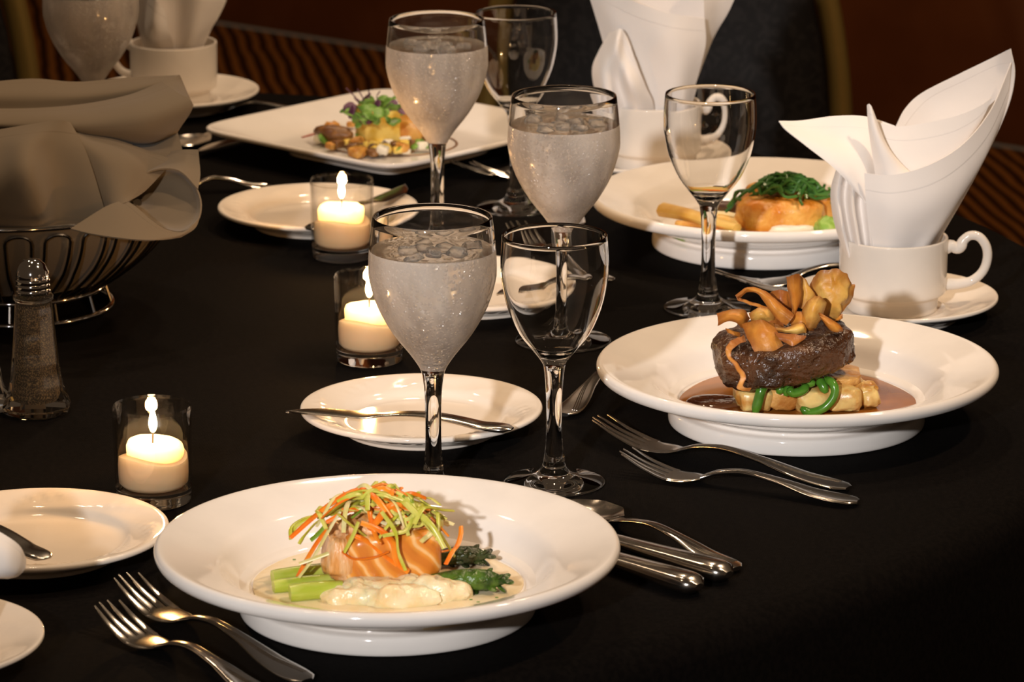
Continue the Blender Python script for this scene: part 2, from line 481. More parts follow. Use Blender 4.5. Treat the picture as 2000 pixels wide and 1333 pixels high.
def sheet(grid, thick):
    """grid: rows of Vectors -> closed thin slab with UVs"""
    nr, nc = len(grid), len(grid[0])
    nrm = []
    for i in range(nr):
        for j in range(nc):
            a = grid[min(i + 1, nr - 1)][j] - grid[max(i - 1, 0)][j]
            b = grid[i][min(j + 1, nc - 1)] - grid[i][max(j - 1, 0)]
            n = a.cross(b)
            nrm.append(n.normalized() if n.length > 1e-12 else Vector((0, 0, 1)))
    V, U, F = [], [], []
    for s in (1, -1):
        for i in range(nr):
            for j in range(nc):
                V.append(grid[i][j] + nrm[i * nc + j] * (s * thick / 2))
                U.append((j / (nc - 1), i / (nr - 1)))
    o = nr * nc
    for i in range(nr - 1):
        for j in range(nc - 1):
            a, b, c, d = i * nc + j, i * nc + j + 1, (i + 1) * nc + j + 1, (i + 1) * nc + j
            F.append((a, d, c, b)); F.append((o + a, o + b, o + c, o + d))
    edge = [j for j in range(nc)] + [i * nc + nc - 1 for i in range(1, nr)] + [(nr - 1) * nc + j for j in range(nc - 2, -1, -1)] + [i * nc for i in range(nr - 2, 0, -1)]
    for k in range(len(edge)):
        a, b = edge[k], edge[(k + 1) % len(edge)]
        F.append((a, b, o + b, o + a))
    return V, F, U
def patch(rows, Y0, thick=0.0009, nu=6, nv=6, unit=0.001):
    """rows of (px, py, depth offset in mm behind Y0) -> smooth cloth sheet in world space"""
    R = [spline(r, nu) for r in rows]
    cols = [spline([R[i][j] for i in range(len(R))], nv) for j in range(len(R[0]))]
    grid = [[W(cols[j][i][0], cols[j][i][1], Y0 + cols[j][i][2] * unit) for j in range(len(cols))] for i in range(len(cols[0]))]
    return sheet(grid, thick)
def cloth(name, patches, material, parent, origin):
    V, F, U = [], [], []
    for v, f, u in patches:
        n = len(V)
        V += [q - Vector(origin) for q in v]; U += u
        F += [tuple(i + n for i in q) for q in f]
    return obj(name, (V, F), material, parent, True, U)
def sgnpow(x, e):
    return math.copysign(abs(x) ** e, x)
def blob(a, b, c, e1=1.0, e2=1.0, amp=0.0, ns=40, nu=40, nv=22, seed=0):
    """super-ellipsoid with noise relief, centred on the origin"""
    V, F = [], []
    off = Vector((seed * 3.7, seed * 1.3, seed * 2.1))
    for i in range(nv + 1):
        ph = -PI / 2 + PI * i / nv
        for j in range(nu):
            th = 2 * PI * j / nu
            cx = sgnpow(math.cos(ph), e1)
            p = Vector((a * cx * sgnpow(math.cos(th), e2), b * cx * sgnpow(math.sin(th), e2), c * sgnpow(math.sin(ph), e1)))
            if amp:
                p += p.normalized() * (amp * noise.fractal(p * ns + off, 0.8, 2.0, 3)) if p.length > 1e-9 else Vector()
            V.append(p)
    for i in range(nv):
        for j in range(nu):
            j2 = (j + 1) % nu
            F.append((i * nu + j, i * nu + j2, (i + 1) * nu + j2, (i + 1) * nu + j))
    return V, F
def rbox(sx, sy, sz, bev, seg=2):
    bm = bmesh.new()
    bmesh.ops.create_cube(bm, size=1)
    for v in bm.verts:
        v.co = Vector((v.co.x * sx, v.co.y * sy, v.co.z * sz))
    bmesh.ops.bevel(bm, geom=list(bm.edges), offset=bev, segments=seg, affect='EDGES', profile=0.5)
    bm.verts.index_update()
    r = ([v.co.copy() for v in bm.verts], [tuple(v.index for v in f.verts) for f in bm.faces])
    bm.free()
    return r
def solo(name, vf, material, label, cat, group=None, smooth=True, uvs=None):
    """one-mesh thing given in world space: origin moved to the middle of its base"""
    v, f = vf[0], vf[1]
    lo = Vector((min(q[k] for q in v) for k in range(3)))
    hi = Vector((max(q[k] for q in v) for k in range(3)))
    o0 = Vector(((lo.x + hi.x) / 2, (lo.y + hi.y) / 2, lo.z))
    o = obj(name, ([Vector(q) - o0 for q in v], f), material, None, smooth, uvs)
    o.location = o0
    return tag(o, label, cat, group)
def struct(name, vf, material, smooth=False):
    o = obj(name, vf, material, None, smooth)
    o['kind'] = 'structure'
    return o

# ------------------------------------------------------------------ the room
FLOOR = -0.745
def quad(a, b, c, d):
    return [Vector(a), Vector(b), Vector(c), Vector(d)], [(0, 1, 2, 3)]
fl = [Vector((-4, -1.5, FLOOR)), Vector((4, -1.5, FLOOR)), Vector((4, 4.55, FLOOR)), Vector((-4, 11.0, FLOOR))]
lowv = [q - Vector((0, 0, 0.05)) for q in fl]
struct('floor', (fl + lowv, [(0, 1, 2, 3), (7, 6, 5, 4), (0, 4, 5, 1), (1, 5, 6, 2), (2, 6, 7, 3), (3, 7, 4, 0)]), 'carpet')
wa, wb = Vector((4, 4.58, FLOOR)), Vector((-4, 11.03, FLOOR))
wn = Vector((0.628, 0.778, 0)) * 0.12
up = Vector((0, 0, 3.0))
wv_ = [wa, wb, wb + wn, wa + wn]
struct('wall_back', (wv_ + [q + up for q in wv_], [(0, 1, 5, 4), (1, 2, 6, 5), (2, 3, 7, 6), (3, 0, 4, 7), (4, 5, 6, 7), (3, 2, 1, 0)]), 'wall_paint')

# ------------------------------------------------------------------ round banquet table and its cloth
TC, TR = Vector((-0.45, 3.03, 0)), 0.92
t = thing('banquet_table', 'large round banquet table hidden under the black tablecloth', 'table', (TC.x, TC.y, FLOOR))
H0 = -FLOOR
obj('tabletop', lathe([(0, H0 - 0.03), (TR - 0.012, H0 - 0.03), (TR - 0.008, H0 - 0.027), (TR - 0.008, H0 - 0.008), (TR - 0.012, H0 - 0.004), (0, H0 - 0.004)], 96), 'tabletop_wood', t)
for k in range(4):
    a = PI / 4 + k * PI / 2
    x, y = 0.6 * math.cos(a), 0.6 * math.sin(a)
    obj('leg', tube([(x, y, 0.0), (x, y, H0 - 0.03)], 0.018, 10), 'chair_metal', t)
def skirt(r, a, z):
    return 0
seg = 240
V, F, rows = [], [], []
prof = [(0, 0), (0.3, 0), (0.6, 0), (0.8, 0), (0.86, 0)]
for k in range(9):
    a = PI / 2 * k / 8
    prof.append((TR - 0.022 + 0.022 * math.sin(a), -0.022 + 0.022 * math.cos(a)))
for z in (-0.05, -0.12, -0.22, -0.36, -0.52, -0.66, -0.738):
    prof.append((TR + 0.012 * (-z) / 0.7, z))
for i, (r, z) in enumerate(prof):
    row = []
    for k in range(seg):
        a = 2 * PI * k / seg
        amp = 0.045 * max(0, (-z - 0.03) / 0.7) ** 0.8 if z < -0.03 else 0
        rr = r + amp * (0.6 + 0.5 * math.cos(22 * a + 1.3 * math.sin(3 * a)) + 0.3 * math.cos(9 * a + 1))
        row.append(len(V)); V.append(Vector((rr * math.cos(a), rr * math.sin(a), z)))
    rows.append(row)
for A, B in zip(rows, rows[1:]):
    for k in range(seg):
        k2 = (k + 1) % seg
        F.append((A[k], B[k], B[k2], A[k2]))
V = V[:]
o = obj('tablecloth', (V, F), 'black_cloth')
sm = o.modifiers.new('thickness', 'SOLIDIFY'); sm.thickness = 0.002; sm.offset = -1
o.location = (TC.x, TC.y, 0)
tag(o, 'black tablecloth spread over the round table and hanging to the floor', 'tablecloth')

# ------------------------------------------------------------------ banquet chairs
def chair(label, loc, rotz):
    t = thing('banquet_chair', label, 'chair', loc, rotz, 'black banquet chairs')
    # local: +y is the chair's back; facing -y
    def hw(z):       # half width of the rounded back at height z
        s = max(0.0, 1 - ((z - 0.53) / 0.42) ** 2)
        return 0.205 * s ** 0.5
    zs = [0.40 + 0.55 * (1 - math.cos(PI * k / 40)) / 2 for k in range(41)]
    pts = [(-hw(z), 0.22, z) for z in zs] + [(hw(z), 0.22, z) for z in zs[::-1][1:]]
    obj('back_frame', tube(pts, 0.014, 10, up=(0, 1, 0)), 'brass', t)
    V, F = [], []
    n = len(pts)
    for s, y in ((0.93, 0.212), (0.90, 0.196), (0.78, 0.186), (0.45, 0.182)):
        for p in pts:
            V.append(Vector((p[0] * s, y, 0.53 + (p[2] - 0.53) * s)))
    for q in range(3):
        for k in range(n - 1):
            F.append((q * n + k, q * n + k + 1, (q + 1) * n + k + 1, (q + 1) * n + k))
        F.append((q * n + n - 1, q * n, (q + 1) * n, (q + 1) * n + n - 1))
    F.append(tuple(3 * n + k for k in range(n)))
    nb = len(V)
    V += [Vector((p.x, 0.236, p.z)) for p in V[:n]]
    for k in range(n - 1): F.append((k + 1, k, nb + k, nb + k + 1))
    F.append((0, n - 1, nb + n - 1, nb))
    F.append(tuple(nb + k for k in range(n))[::-1])
    obj('back_cushion', (V, F), 'damask', t)
    obj('seat', shift(rbox(0.42, 0.42, 0.07, 0.025, 3), (0, 0, 0.43)), 'damask', t)
    for sx in (-1, 1):
        obj('leg', tube([(sx * 0.19, -0.18, 0.0), (sx * 0.18, -0.17, 0.40)], 0.012, 8), 'chair_metal', t)
        obj('leg', tube([(sx * 0.20, 0.26, 0.0), (sx * 0.18, 0.20, 0.42)], 0.012, 8), 'chair_metal', t)
    return t
chair('black damask chair with a brass frame behind the wide plate of fish', (0.152, 4.42, FLOOR), math.radians(-6))
chair('black chair cut off at the left edge behind the grey napkin', (-0.730, 4.42, FLOOR), math.radians(8))

# ------------------------------------------------------------------ porcelain
PL = [(0.0, 0.0085), (0.070, 0.0085), (0.083, 0.003), (0.0850, 0.0), (0.0880, 0.0), (0.0897, 0.002), (0.0893, 0.0095), (0.0875, 0.0118),
      (0.0830, 0.0130), (0.0840, 0.0160), (0.092, 0.0190), (0.108, 0.0250), (0.124, 0.0305), (0.134, 0.0335), (0.1380, 0.0350), (0.1400, 0.0380), (0.1400, 0.0410), (0.1382, 0.0432), (0.1360, 0.0434),
      (0.131, 0.0421), (0.118, 0.0380), (0.106, 0.0335), (0.100, 0.0295), (0.094, 0.0225), (0.087, 0.0165), (0.076, 0.0132), (0.05, 0.0122), (0.0, 0.012)]
def round_plate(label, x, y):
    t = lathe(spline(PL, 3), 128)
    o = obj('dinner_plate', t, 'porcelain')
    o.location = (x, y, 0.0003)
    return tag(o, label, 'plate', 'wide-rimmed white dinner plates')
P1, P2, P3 = Vector((-0.075, 2.349, 0)), Vector((0.199, 2.757, 0)), Vector((0.205, 3.281, 0))
round_plate('wide-rimmed white plate of salmon with julienne, nearest the front', P1.x, P1.y)
round_plate('wide-rimmed white plate carrying the steak', P2.x, P2.y)
round_plate('wide-rimmed white plate of golden fish behind the right wine glass', P3.x, P3.y)

def swirl(r0, r1, n, amp):
    def d(r, a, z):
        if r <= r0 or r >= r1: return 0
        s = math.sin(PI * (r - r0) / (r1 - r0)) ** 0.6
        ph = n * (a + 9.0 * (r - r0) / (r1 - r0) * 0.09)
        g = (0.5 + 0.5 * math.cos(ph)) ** 2
        return amp * s * g * (0.6 + 0.4 * math.cos(5 * ph))
    return d
BP = [(0.0, 0.003), (0.046, 0.003), (0.050, 0.0), (0.054, 0.0), (0.0555, 0.003), (0.062, 0.006), (0.072, 0.0098), (0.080, 0.0125), (0.0835, 0.0140), (0.0842, 0.0155), (0.0835, 0.0170), (0.081, 0.0174),
      (0.075, 0.0160), (0.066, 0.0130), (0.0605, 0.0108), (0.057, 0.0080), (0.053, 0.0064), (0.046, 0.0060), (0.02, 0.0058), (0.0, 0.0058)]
bp_v = lathe(spline(BP, 3), 160, disp=swirl(0.061, 0.082, 8, 0.0012))
def bread_plate(label, x, y, rz=0.3):
    o = obj('bread_plate', bp_v, 'cream_porcelain')
    o.location = (x, y, 0.0003); o.rotation_euler = (0, 0, rz)
    return tag(o, label, 'plate', 'white bread plates')
B1, B2, B3, BL = (-0.063, 2.737), (-0.163, 3.352), (-0.028, 3.09), (-0.30, 2.458)
bread_plate('white bread plate with a butter knife in front of the middle candle', *B1)
bread_plate('white bread plate behind the far candle', *B2, 0.9)
bread_plate('white bread plate seen through the front wine glass', *B3, 1.4)
bread_plate('empty white bread plate at the left edge beside the front candle', *BL, 2.0)

SQ = Vector((-0.112, 3.634, 0)); SQROT = math.radians(-42.5)
def square_plate():
    prof = [(0.0, 0.004), (0.060, 0.004), (0.064, 0.0), (0.069, 0.0), (0.072, 0.004), (0.090, 0.010), (0.112, 0.0175), (0.122, 0.0205), (0.1255, 0.022), (0.1265, 0.024), (0.1255, 0.0258), (0.122, 0.0255),
            (0.106, 0.0200), (0.090, 0.0135), (0.083, 0.0108), (0.074, 0.0095), (0.04, 0.009), (0.0, 0.009)]
    prof = spline(prof, 2)
    n = 128
    V, F, rows = [], [], []
    for r, z in prof:
        row = []
        for k in range(n):
            a = 2 * PI * k / n
            e = 0.24
            row.append(len(V))
            V.append(Vector((r * sgnpow(math.cos(a), e), r * sgnpow(math.sin(a), e), z)))
        rows.append(row)
    for A, B in zip(rows, rows[1:]):
        for k in range(n):
            k2 = (k + 1) % n
            F.append((A[k], A[k2], B[k2], B[k]))
    o = obj('square_plate', (V, F), 'porcelain')
    o.location = (SQ.x, SQ.y, 0.0003); o.rotation_euler = (0, 0, SQROT)
    tag(o, 'large square white plate of vegetables at the far side', 'plate')
square_plate()

SA = [(0.0, 0.003), (0.042, 0.003), (0.046, 0.0), (0.050, 0.0), (0.052, 0.003), (0.062, 0.0075), (0.074, 0.0128), (0.080, 0.0155), (0.0808, 0.0172), (0.080, 0.0185), (0.077, 0.0180),
      (0.068, 0.0145), (0.058, 0.0100), (0.050, 0.0072), (0.044, 0.0066), (0.041, 0.0080), (0.038, 0.0066), (0.02, 0.0062), (0.0, 0.0062)]
sa_v = lathe(spline(SA, 3), 120, disp=swirl(0.054, 0.078, 7, 0.0010))
CUPIN = 0.0385
CU = [(0.0, 0.003), (0.028, 0.003), (0.0305, 0.0), (0.0335, 0.0), (0.0345, 0.002), (0.0350, 0.010), (0.0362, 0.012), (0.0400, 0.0145), (0.0410, 0.018), (0.0413, 0.040), (0.0415, 0.055), (0.0412, 0.0572),
      (0.0398, 0.0575), (0.0388, 0.0560), (0.0385, 0.045), (0.0380, 0.020), (0.0340, 0.010), (0.024, 0.0065), (0.0, 0.006)]
def cup(label, slabel, x, y, rz):
    s = obj('saucer', sa_v, 'cream_porcelain')
    s.location = (x, y, 0.0003)
    tag(s, slabel, 'saucer', 'white saucers under coffee cups')
    t = thing('coffee_cup', label, 'cup', (x, y, 0.0068), rz, 'white coffee cups holding napkins')
    obj('body', lathe(spline(CU, 3), 96), 'cream_porcelain', t)
    hp = [(0.0405, 0, 0.0495), (0.0445, 0, 0.0500), (0.0480, 0, 0.0480), (0.0510, 0, 0.0500), (0.0530, 0, 0.0545), (0.0580, 0, 0.0585), (0.0650, 0, 0.0575), (0.0705, 0, 0.0500),
          (0.0715, 0, 0.0400), (0.0680, 0, 0.0300), (0.0600, 0, 0.0230), (0.0500, 0, 0.0205), (0.0400, 0, 0.0200)]
    pts = spline(hp, 4)
    n = len(pts)
    rad = [0.0036 + 0.0022 * max(0, 1 - i / 8) + 0.0014 * max(0, 1 - (n - 1 - i) / 8) + 0.0010 * math.exp(-((i - 12) / 4) ** 2) for i in range(n)]
    obj('handle', tube(pts, rad, 12, up=(0, 1, 0)), 'cream_porcelain', t)
    return t
CA, CB, CC, CD = Vector((0.292, 3.046, 0)), Vector((0.124, 3.555, 0)), Vector((-0.322, 3.835, 0)), Vector((-0.352, 2.247, 0))
cup('white coffee cup holding a fanned napkin beside the steak plate', 'white saucer under the cup beside the steak plate', CA.x, CA.y, math.radians(-4))
cup('white coffee cup holding a napkin behind the right water goblet', 'white saucer under the far middle coffee cup', CB.x, CB.y, math.radians(12))
cup('white coffee cup with a napkin behind the bread basket', 'white saucer beyond the bread basket under a cup', CC.x, CC.y, math.radians(150))
cup('white coffee cup past the left edge with a napkin tip leaning into view', 'white saucer cut off at the lower left corner', CD.x, CD.y, math.radians(200))

# ------------------------------------------------------------------ linen napkins in the cups
def napkin(label, patches, at, z=0.016):
    t = thing('napkin', label, 'napkin', (at.x, at.y, z), 0, 'white linen napkins in coffee cups')
    cloth('folded_sheet', patches, 'white_linen', t, (at.x, at.y, z))
    return t
YA = CA.y
napkin('crisp white linen napkin fanned out of the cup beside the steak', [
    patch([[(1688, 338, -30), (1740, 342, -36), (1810, 324, -34), (1880, 282, -22), (1935, 215, -6), (1975, 122, 10)],
           [(1692, 400, -32), (1745, 408, -40), (1815, 395, -36), (1872, 360, -24), (1922, 305, -8), (1960, 225, 6)],
           [(1698, 455, -29), (1745, 460, -36), (1800, 448, -31), (1842, 428, -24), (1872, 396, -10), (1900, 352, 2)],
           [(1703, 500, -24), (1740, 505, -28), (1775, 500, -24), (1800, 495, -22), (1815, 488, -10), (1828, 476, 0)],
           [(1708, 545, -14), (1740, 548, -16), (1765, 548, -14), (1780, 546, -10), (1788, 542, -4), (1792, 540, 2)]], YA),
    patch([[(1750, 246, 14), (1768, 212, 20), (1800, 182, 26), (1870, 146, 28), (1940, 112, 24), (1974, 95, 14)],
           [(1752, 300, 10), (1790, 245, 20), (1830, 205, 26), (1885, 178, 26), (1945, 150, 20), (1982, 148, 10)],
           [(1745, 380, 6), (1790, 325, 14), (1830, 290, 18), (1875, 262, 18), (1930, 235, 14), (1964, 222, 6)],
           [(1738, 460, 4), (1770, 430, 10), (1800, 410, 14), (1840, 385, 12), (1880, 365, 8), (1902, 350, 2)],
           [(1735, 540, 2), (1755, 540, 6), (1770, 538, 8), (1785, 535, 8), (1800, 525, 6), (1812, 505, 3)]], YA),
    patch([[(1708, 236, -2), (1750, 247, -6), (1805, 241, -8), (1870, 226, -8), (1915, 206, -6), (1939, 189, -4)],
           [(1703, 290, -8), (1750, 300, -14), (1800, 300, -16), (1852, 287, -14), (1892, 262, -10), (1918, 232, -6)],
           [(1700, 340, -14), (1745, 355, -20), (1785, 362, -22), (1820, 355, -18), (1855, 332, -12), (1882, 296, -6)],
           [(1706, 430, -12), (1742, 430, -18), (1775, 430, -18), (1805, 425, -14), (1832, 412, -8), (1855, 390, -2)],
           [(1715, 545, -8), (1740, 545, -10), (1762, 545, -10), (1775, 543, -8), (1785, 540, -4), (1792, 538, 0)]], YA),
    patch([[(1694, 206, -12), (1697, 203, -14), (1700, 206, -15), (1703, 212, -14)],
           [(1697, 250, -16), (1704, 252, -21), (1716, 262, -23), (1732, 284, -19)],
           [(1704, 300, -20), (1720, 300, -27), (1742, 312, -28), (1768, 328, -23)],
           [(1712, 350, -23), (1738, 352, -31), (1770, 354, -31), (1800, 352, -26)]], YA),
    patch([[(1521, 237, -6), (1565, 236, 0), (1630, 227, 6), (1690, 228, 8), (1748, 246, 2)],
           [(1535, 254, -14), (1580, 262, -10), (1640, 268, -4), (1685, 272, -6), (1720, 282, -4)],
           [(1575, 286, -20), (1615, 296, -20), (1655, 305, -18), (1690, 315, -17), (1712, 322, -12)],
           [(1635, 334, -26), (1655, 342, -27), (1675, 350, -26), (1693, 358, -24), (1708, 365, -18)],
           [(1688, 392, -28), (1692, 398, -29), (1696, 404, -28), (1700, 408, -26), (1708, 412, -20)]], YA),
    patch([[(1640, 326, 4), (1634, 330, -8), (1642, 336, -20), (1655, 345, -13), (1668, 356, -25), (1682, 372, -17), (1698, 388, -26)],
           [(1640, 372, 6), (1623, 376, -6), (1636, 384, -22), (1650, 388, -12), (1664, 394, -28), (1680, 400, -17), (1699, 410, -30)],
           [(1644, 432, 4), (1630, 434, -6), (1644, 440, -25), (1657, 442, -13), (1671, 446, -30), (1686, 450, -18), (1702, 455, -30)],
           [(1656, 486, 2), (1648, 490, -6), (1657, 495, -22), (1669, 496, -13), (1681, 500, -27), (1693, 502, -17), (1706, 503, -25)],
           [(1668, 530, 2), (1664, 535, -6), (1670, 540, -14), (1678, 543, -9), (1688, 545, -15), (1698, 546, -10), (1710, 546, -12)]], YA),
    patch([[(1640, 330, 4), (1680, 300, 16), (1720, 290, 20), (1760, 290, 16)],
           [(1645, 420, 4), (1680, 410, 18), (1730, 405, 22), (1790, 400, 14)],
           [(1660, 540, 2), (1690, 545, 12), (1730, 545, 14), (1775, 540, 8)]], YA),
], CA)
YB = CB.y
napkin('white napkin rising out of the top of the frame behind the goblets', [
    patch([[(1138, -50, -6), (1180, -30, -24), (1240, 2, -38), (1310, 26, -40), (1376, 36, -30)],
           [(1160, 20, -6), (1200, 40, -26), (1260, 66, -36), (1320, 80, -40), (1378, 84, -26)],
           [(1182, 95, -4), (1225, 112, -26), (1272, 128, -30), (1325, 132, -36), (1368, 128, -20)],
           [(1206, 180, -4), (1236, 192, -22), (1276, 200, -24), (1318, 198, -28), (1350, 188, -12)],
           [(1224, 255, -4), (1245, 262, -14), (1275, 264, -16), (1300, 262, -16), (1320, 256, -6)]], YB),
    patch([[(1366, -70, -12), (1420, -110, 4), (1478, -140, 12)],
           [(1374, 0, -18), (1404, -8, -2), (1433, 0, 8)],
           [(1372, 80, -18), (1386, 78, -2), (1394, 72, 6)],
           [(1350, 160, -10), (1357, 160, 0), (1360, 158, 5)],
           [(1318, 256, -4), (1322, 256, 0), (1324, 254, 4)]], YB),
    patch([[(1185, -80, 10), (1250, -150, 18), (1340, -180, 16), (1400, -120, 8)],
           [(1190, 10, 8), (1255, -10, 18), (1330, -10, 18), (1385, 0, 8)],
           [(1205, 120, 4), (1255, 110, 16), (1320, 110, 16), (1365, 120, 6)],
           [(1226, 255, 2), (1255, 255, 10), (1295, 255, 10), (1322, 255, 3)]], YB),
    patch([[(1190, 66, -30), (1200, 60, -38), (1210, 56, -44), (1217, 60, -44), (1226, 76, -40)],
           [(1170, 100, -24), (1186, 106, -40), (1204, 102, -50), (1220, 104, -42), (1242, 120, -44)],
           [(1157, 138, -16), (1180, 150, -40), (1208, 158, -34), (1230, 162, -50), (1262, 172, -38)],
           [(1168, 190, -12), (1190, 202, -36), (1220, 204, -28), (1245, 206, -38), (1276, 204, -30)],
           [(1206, 255, -8), (1220, 260, -18), (1236, 262, -14), (1255, 263, -18), (1275, 262, -12)]], YB),
], CB)
YC = CC.y
napkin('white napkin in the cup beyond the bread basket, cut off above', [
    patch([[(225, -120, -6), (285, -90, -30), (350, -60, -38), (400, -80, -26), (455, -130, 4)],
           [(246, -40, -6), (290, -30, -30), (345, -15, -26), (395, -20, -34), (446, -20, 2)],
           [(262, 20, -6), (300, 30, -30), (345, 40, -22), (385, 38, -30), (430, 26, 0)],
           [(275, 72, -4), (305, 80, -24), (342, 86, -18), (375, 82, -24), (405, 68, -2)],
           [(290, 125, -4), (312, 128, -14), (340, 130, -12), (362, 128, -14), (382, 122, -2)]], YC),
    patch([[(290, -20, -34), (305, 0, -46), (322, 20, -40)],
           [(284, 40, -28), (300, 50, -44), (330, 62, -36)],
           [(285, 78, -22), (305, 82, -34), (338, 86, -28)],
           [(300, 125, -10), (315, 128, -16), (335, 130, -14)]], YC),
    patch([[(240, -130, 10), (320, -180, 20), (400, -170, 18), (450, -130, 8)],
           [(262, 0, 6), (320, -10, 20), (380, -10, 20), (432, 5, 6)],
           [(290, 125, 2), (320, 125, 12), (355, 125, 12), (382, 122, 4)]], YC),
], CC)
YD = CD.y
napkin('white napkin whose rounded tip leans in at the lower left edge', [
    patch([[(-60, 1030, -4), (-20, 1032, -10), (15, 1050, -14), (38, 1068, -10), (50, 1092, -4)],
           [(-80, 1055, -16), (-30, 1062, -22), (10, 1080, -24), (34, 1095, -18), (48, 1110, -8)],
           [(-110, 1090, -22), (-50, 1105, -28), (0, 1116, -28), (25, 1122, -22), (36, 1124, -12)],
           [(-150, 1160, -20), (-90, 1150, -28), (-40, 1138, -26), (-5, 1130, -22), (16, 1130, -14)]], YD),
    patch([[(-230, 950, -10), (-160, 960, -26), (-90, 990, -28), (-40, 1030, -14)],
           [(-220, 1060, -10), (-165, 1070, -28), (-115, 1090, -30), (-70, 1110, -20)],
           [(-205, 1180, -6), (-165, 1190, -22), (-135, 1192, -24), (-105, 1180, -12)],
           [(-190, 1255, -4), (-165, 1260, -12), (-145, 1260, -12), (-125, 1255, -6)]], YD),
    patch([[(-240, 940, 10), (-170, 900, 20), (-100, 930, 22), (-40, 1020, 12)],
           [(-220, 1080, 8), (-170, 1070, 20), (-115, 1080, 20), (-70, 1100, 8)],
           [(-190, 1255, 4), (-170, 1255, 12), (-145, 1255, 12), (-125, 1255, 4)]], YD),
], CD)

# ------------------------------------------------------------------ glasses
def stemmed(outer, thick, zin):
    """outer profile from foot to rim -> closed glass profile with a hollow bowl starting at zin"""
    inner = [(max(r - thick, 0.0), z) for r, z in outer if z > zin + 0.004][::-1]
    zr = outer[-1][1]
    top = [(outer[-1][0] - thick * 0.2, zr + 0.0006), (outer[-1][0] - thick * 0.8, zr + 0.0006)]
    return [(0.0, 0.0)] + outer + top + inner + [(inner[-1][0] * 0.5, zin + 0.0008), (0.0, zin)]
gob_o = spline([(0.033, 0.0), (0.0355, 0.0006), (0.0358, 0.0016), (0.033, 0.0026), (0.020, 0.0050), (0.0115, 0.0085), (0.0075, 0.0150), (0.0056, 0.028), (0.0052, 0.048), (0.0056, 0.068),
                (0.0068, 0.080), (0.0085, 0.0865), (0.0150, 0.0965), (0.0262, 0.1110), (0.0358, 0.1285), (0.0410, 0.1455), (0.0418, 0.1560), (0.0408, 0.1730), (0.0390, 0.1880)], 3)
win_o = spline([(0.031, 0.0), (0.0335, 0.0006), (0.0338, 0.0016), (0.031, 0.0026), (0.018, 0.0050), (0.0105, 0.0085), (0.0076, 0.0150), (0.0058, 0.028), (0.0052, 0.045), (0.0056, 0.064),
                (0.0068, 0.0785), (0.0085, 0.0840), (0.0152, 0.0930), (0.0240, 0.1045), (0.0312, 0.1215), (0.0350, 0.1390), (0.0357, 0.1500), (0.0352, 0.1610), (0.0345, 0.1695)], 3)
gob_v = lathe(stemmed(gob_o, 0.0015, 0.0900), 96)
win_v = lathe(stemmed(win_o, 0.0013, 0.0885), 96)
WLINE = 0.1655
def water_body():
    inner = [(max(r - 0.0013, 0), z) for r, z in gob_o if 0.0945 < z < WLINE - 0.0005]
    rw = inner[-1][0]
    prof = [(0.0, 0.0898), (inner[0][0] * 0.5, 0.0908)] + inner + [(rw, WLINE + 0.0008), (rw - 0.0012, WLINE), (0.030, WLINE), (0.024, WLINE), (0.016, WLINE), (0.008, WLINE), (0.0, WLINE)]
    V, F = lathe(prof, 64)
    out = []
    for p in V:
        h = 0.0012 * noise.fractal(Vector((p.x, p.y, 0)) * 85, 0.8, 2.0, 3) if p.z > WLINE - 0.0001 and math.hypot(p.x, p.y) < 0.036 else 0
        out.append(p + Vector((0, 0, h)))
    return out, F
wat_v = water_body()
def gob_in(z):
    for (ra, za), (rb, zb) in zip(gob_o, gob_o[1:]):
        if za <= z <= zb:
            return ra + (rb - ra) * (z - za) / max(zb - za, 1e-9) - 0.0015
    return 0
def goblet(label, x, y, rz):
    t = thing('water_goblet', label, 'glass', (x, y, 0.0003), rz, 'fogged goblets of iced water')
    obj('goblet', gob_v, 'glass', t, mats2=('fogged_glass', lambda c: 0.0875 < c.z < WLINE + 0.001 and math.hypot(c.x, c.y) > gob_in(c.z) + 0.0008))
    wt = obj('iced_water', wat_v, 'water', t)
    for k in range(9):
        a = k * 2.4 + rz; r_ = 0.005 + 0.0028 * k
        M = Matrix.Translation((r_ * math.cos(a), r_ * math.sin(a), WLINE - 0.0015 + 0.001 * (k % 3))) @ Matrix.Rotation(a, 4, 'Z') @ Matrix.Rotation(0.5 * math.sin(3 * k), 4, 'X')
        obj('ice_cube', xform(rbox(0.012, 0.010, 0.007, 0.0018, 2), M), 'ice_water', wt)
    return t
def wineglass(label, x, y, rz=0):
    o = obj('wine_glass', win_v, 'glass')
    o.location = (x, y, 0.0003)
    return tag(o, label, 'glass', 'empty clear wine glasses')
g1, g2, g3, g4 = G(847, 968), G(1100, 668), G(855, 478), G(186, 352)
goblet('large fogged goblet of iced water nearest the front', g1.x, g1.y, 0)
goblet('fogged water goblet in front of the tall white napkin', g2.x, g2.y, 1.1)
goblet('fogged water goblet standing before the square plate', g3.x, g3.y, 2.3)
goblet('fogged water goblet behind the bread basket, cut off above', g4.x, g4.y, 3.5)
wg1, wg2, wg3 = G(1082, 945), G(1382, 604), G(1007, 408)
wineglass('empty wine glass nearest the front, beside the large goblet', wg1.x, wg1.y)
wineglass('empty wine glass in front of the plate of fish', wg2.x, wg2.y)
wineglass('empty wine glass at the back behind the square plate\'s goblet', wg3.x, wg3.y)

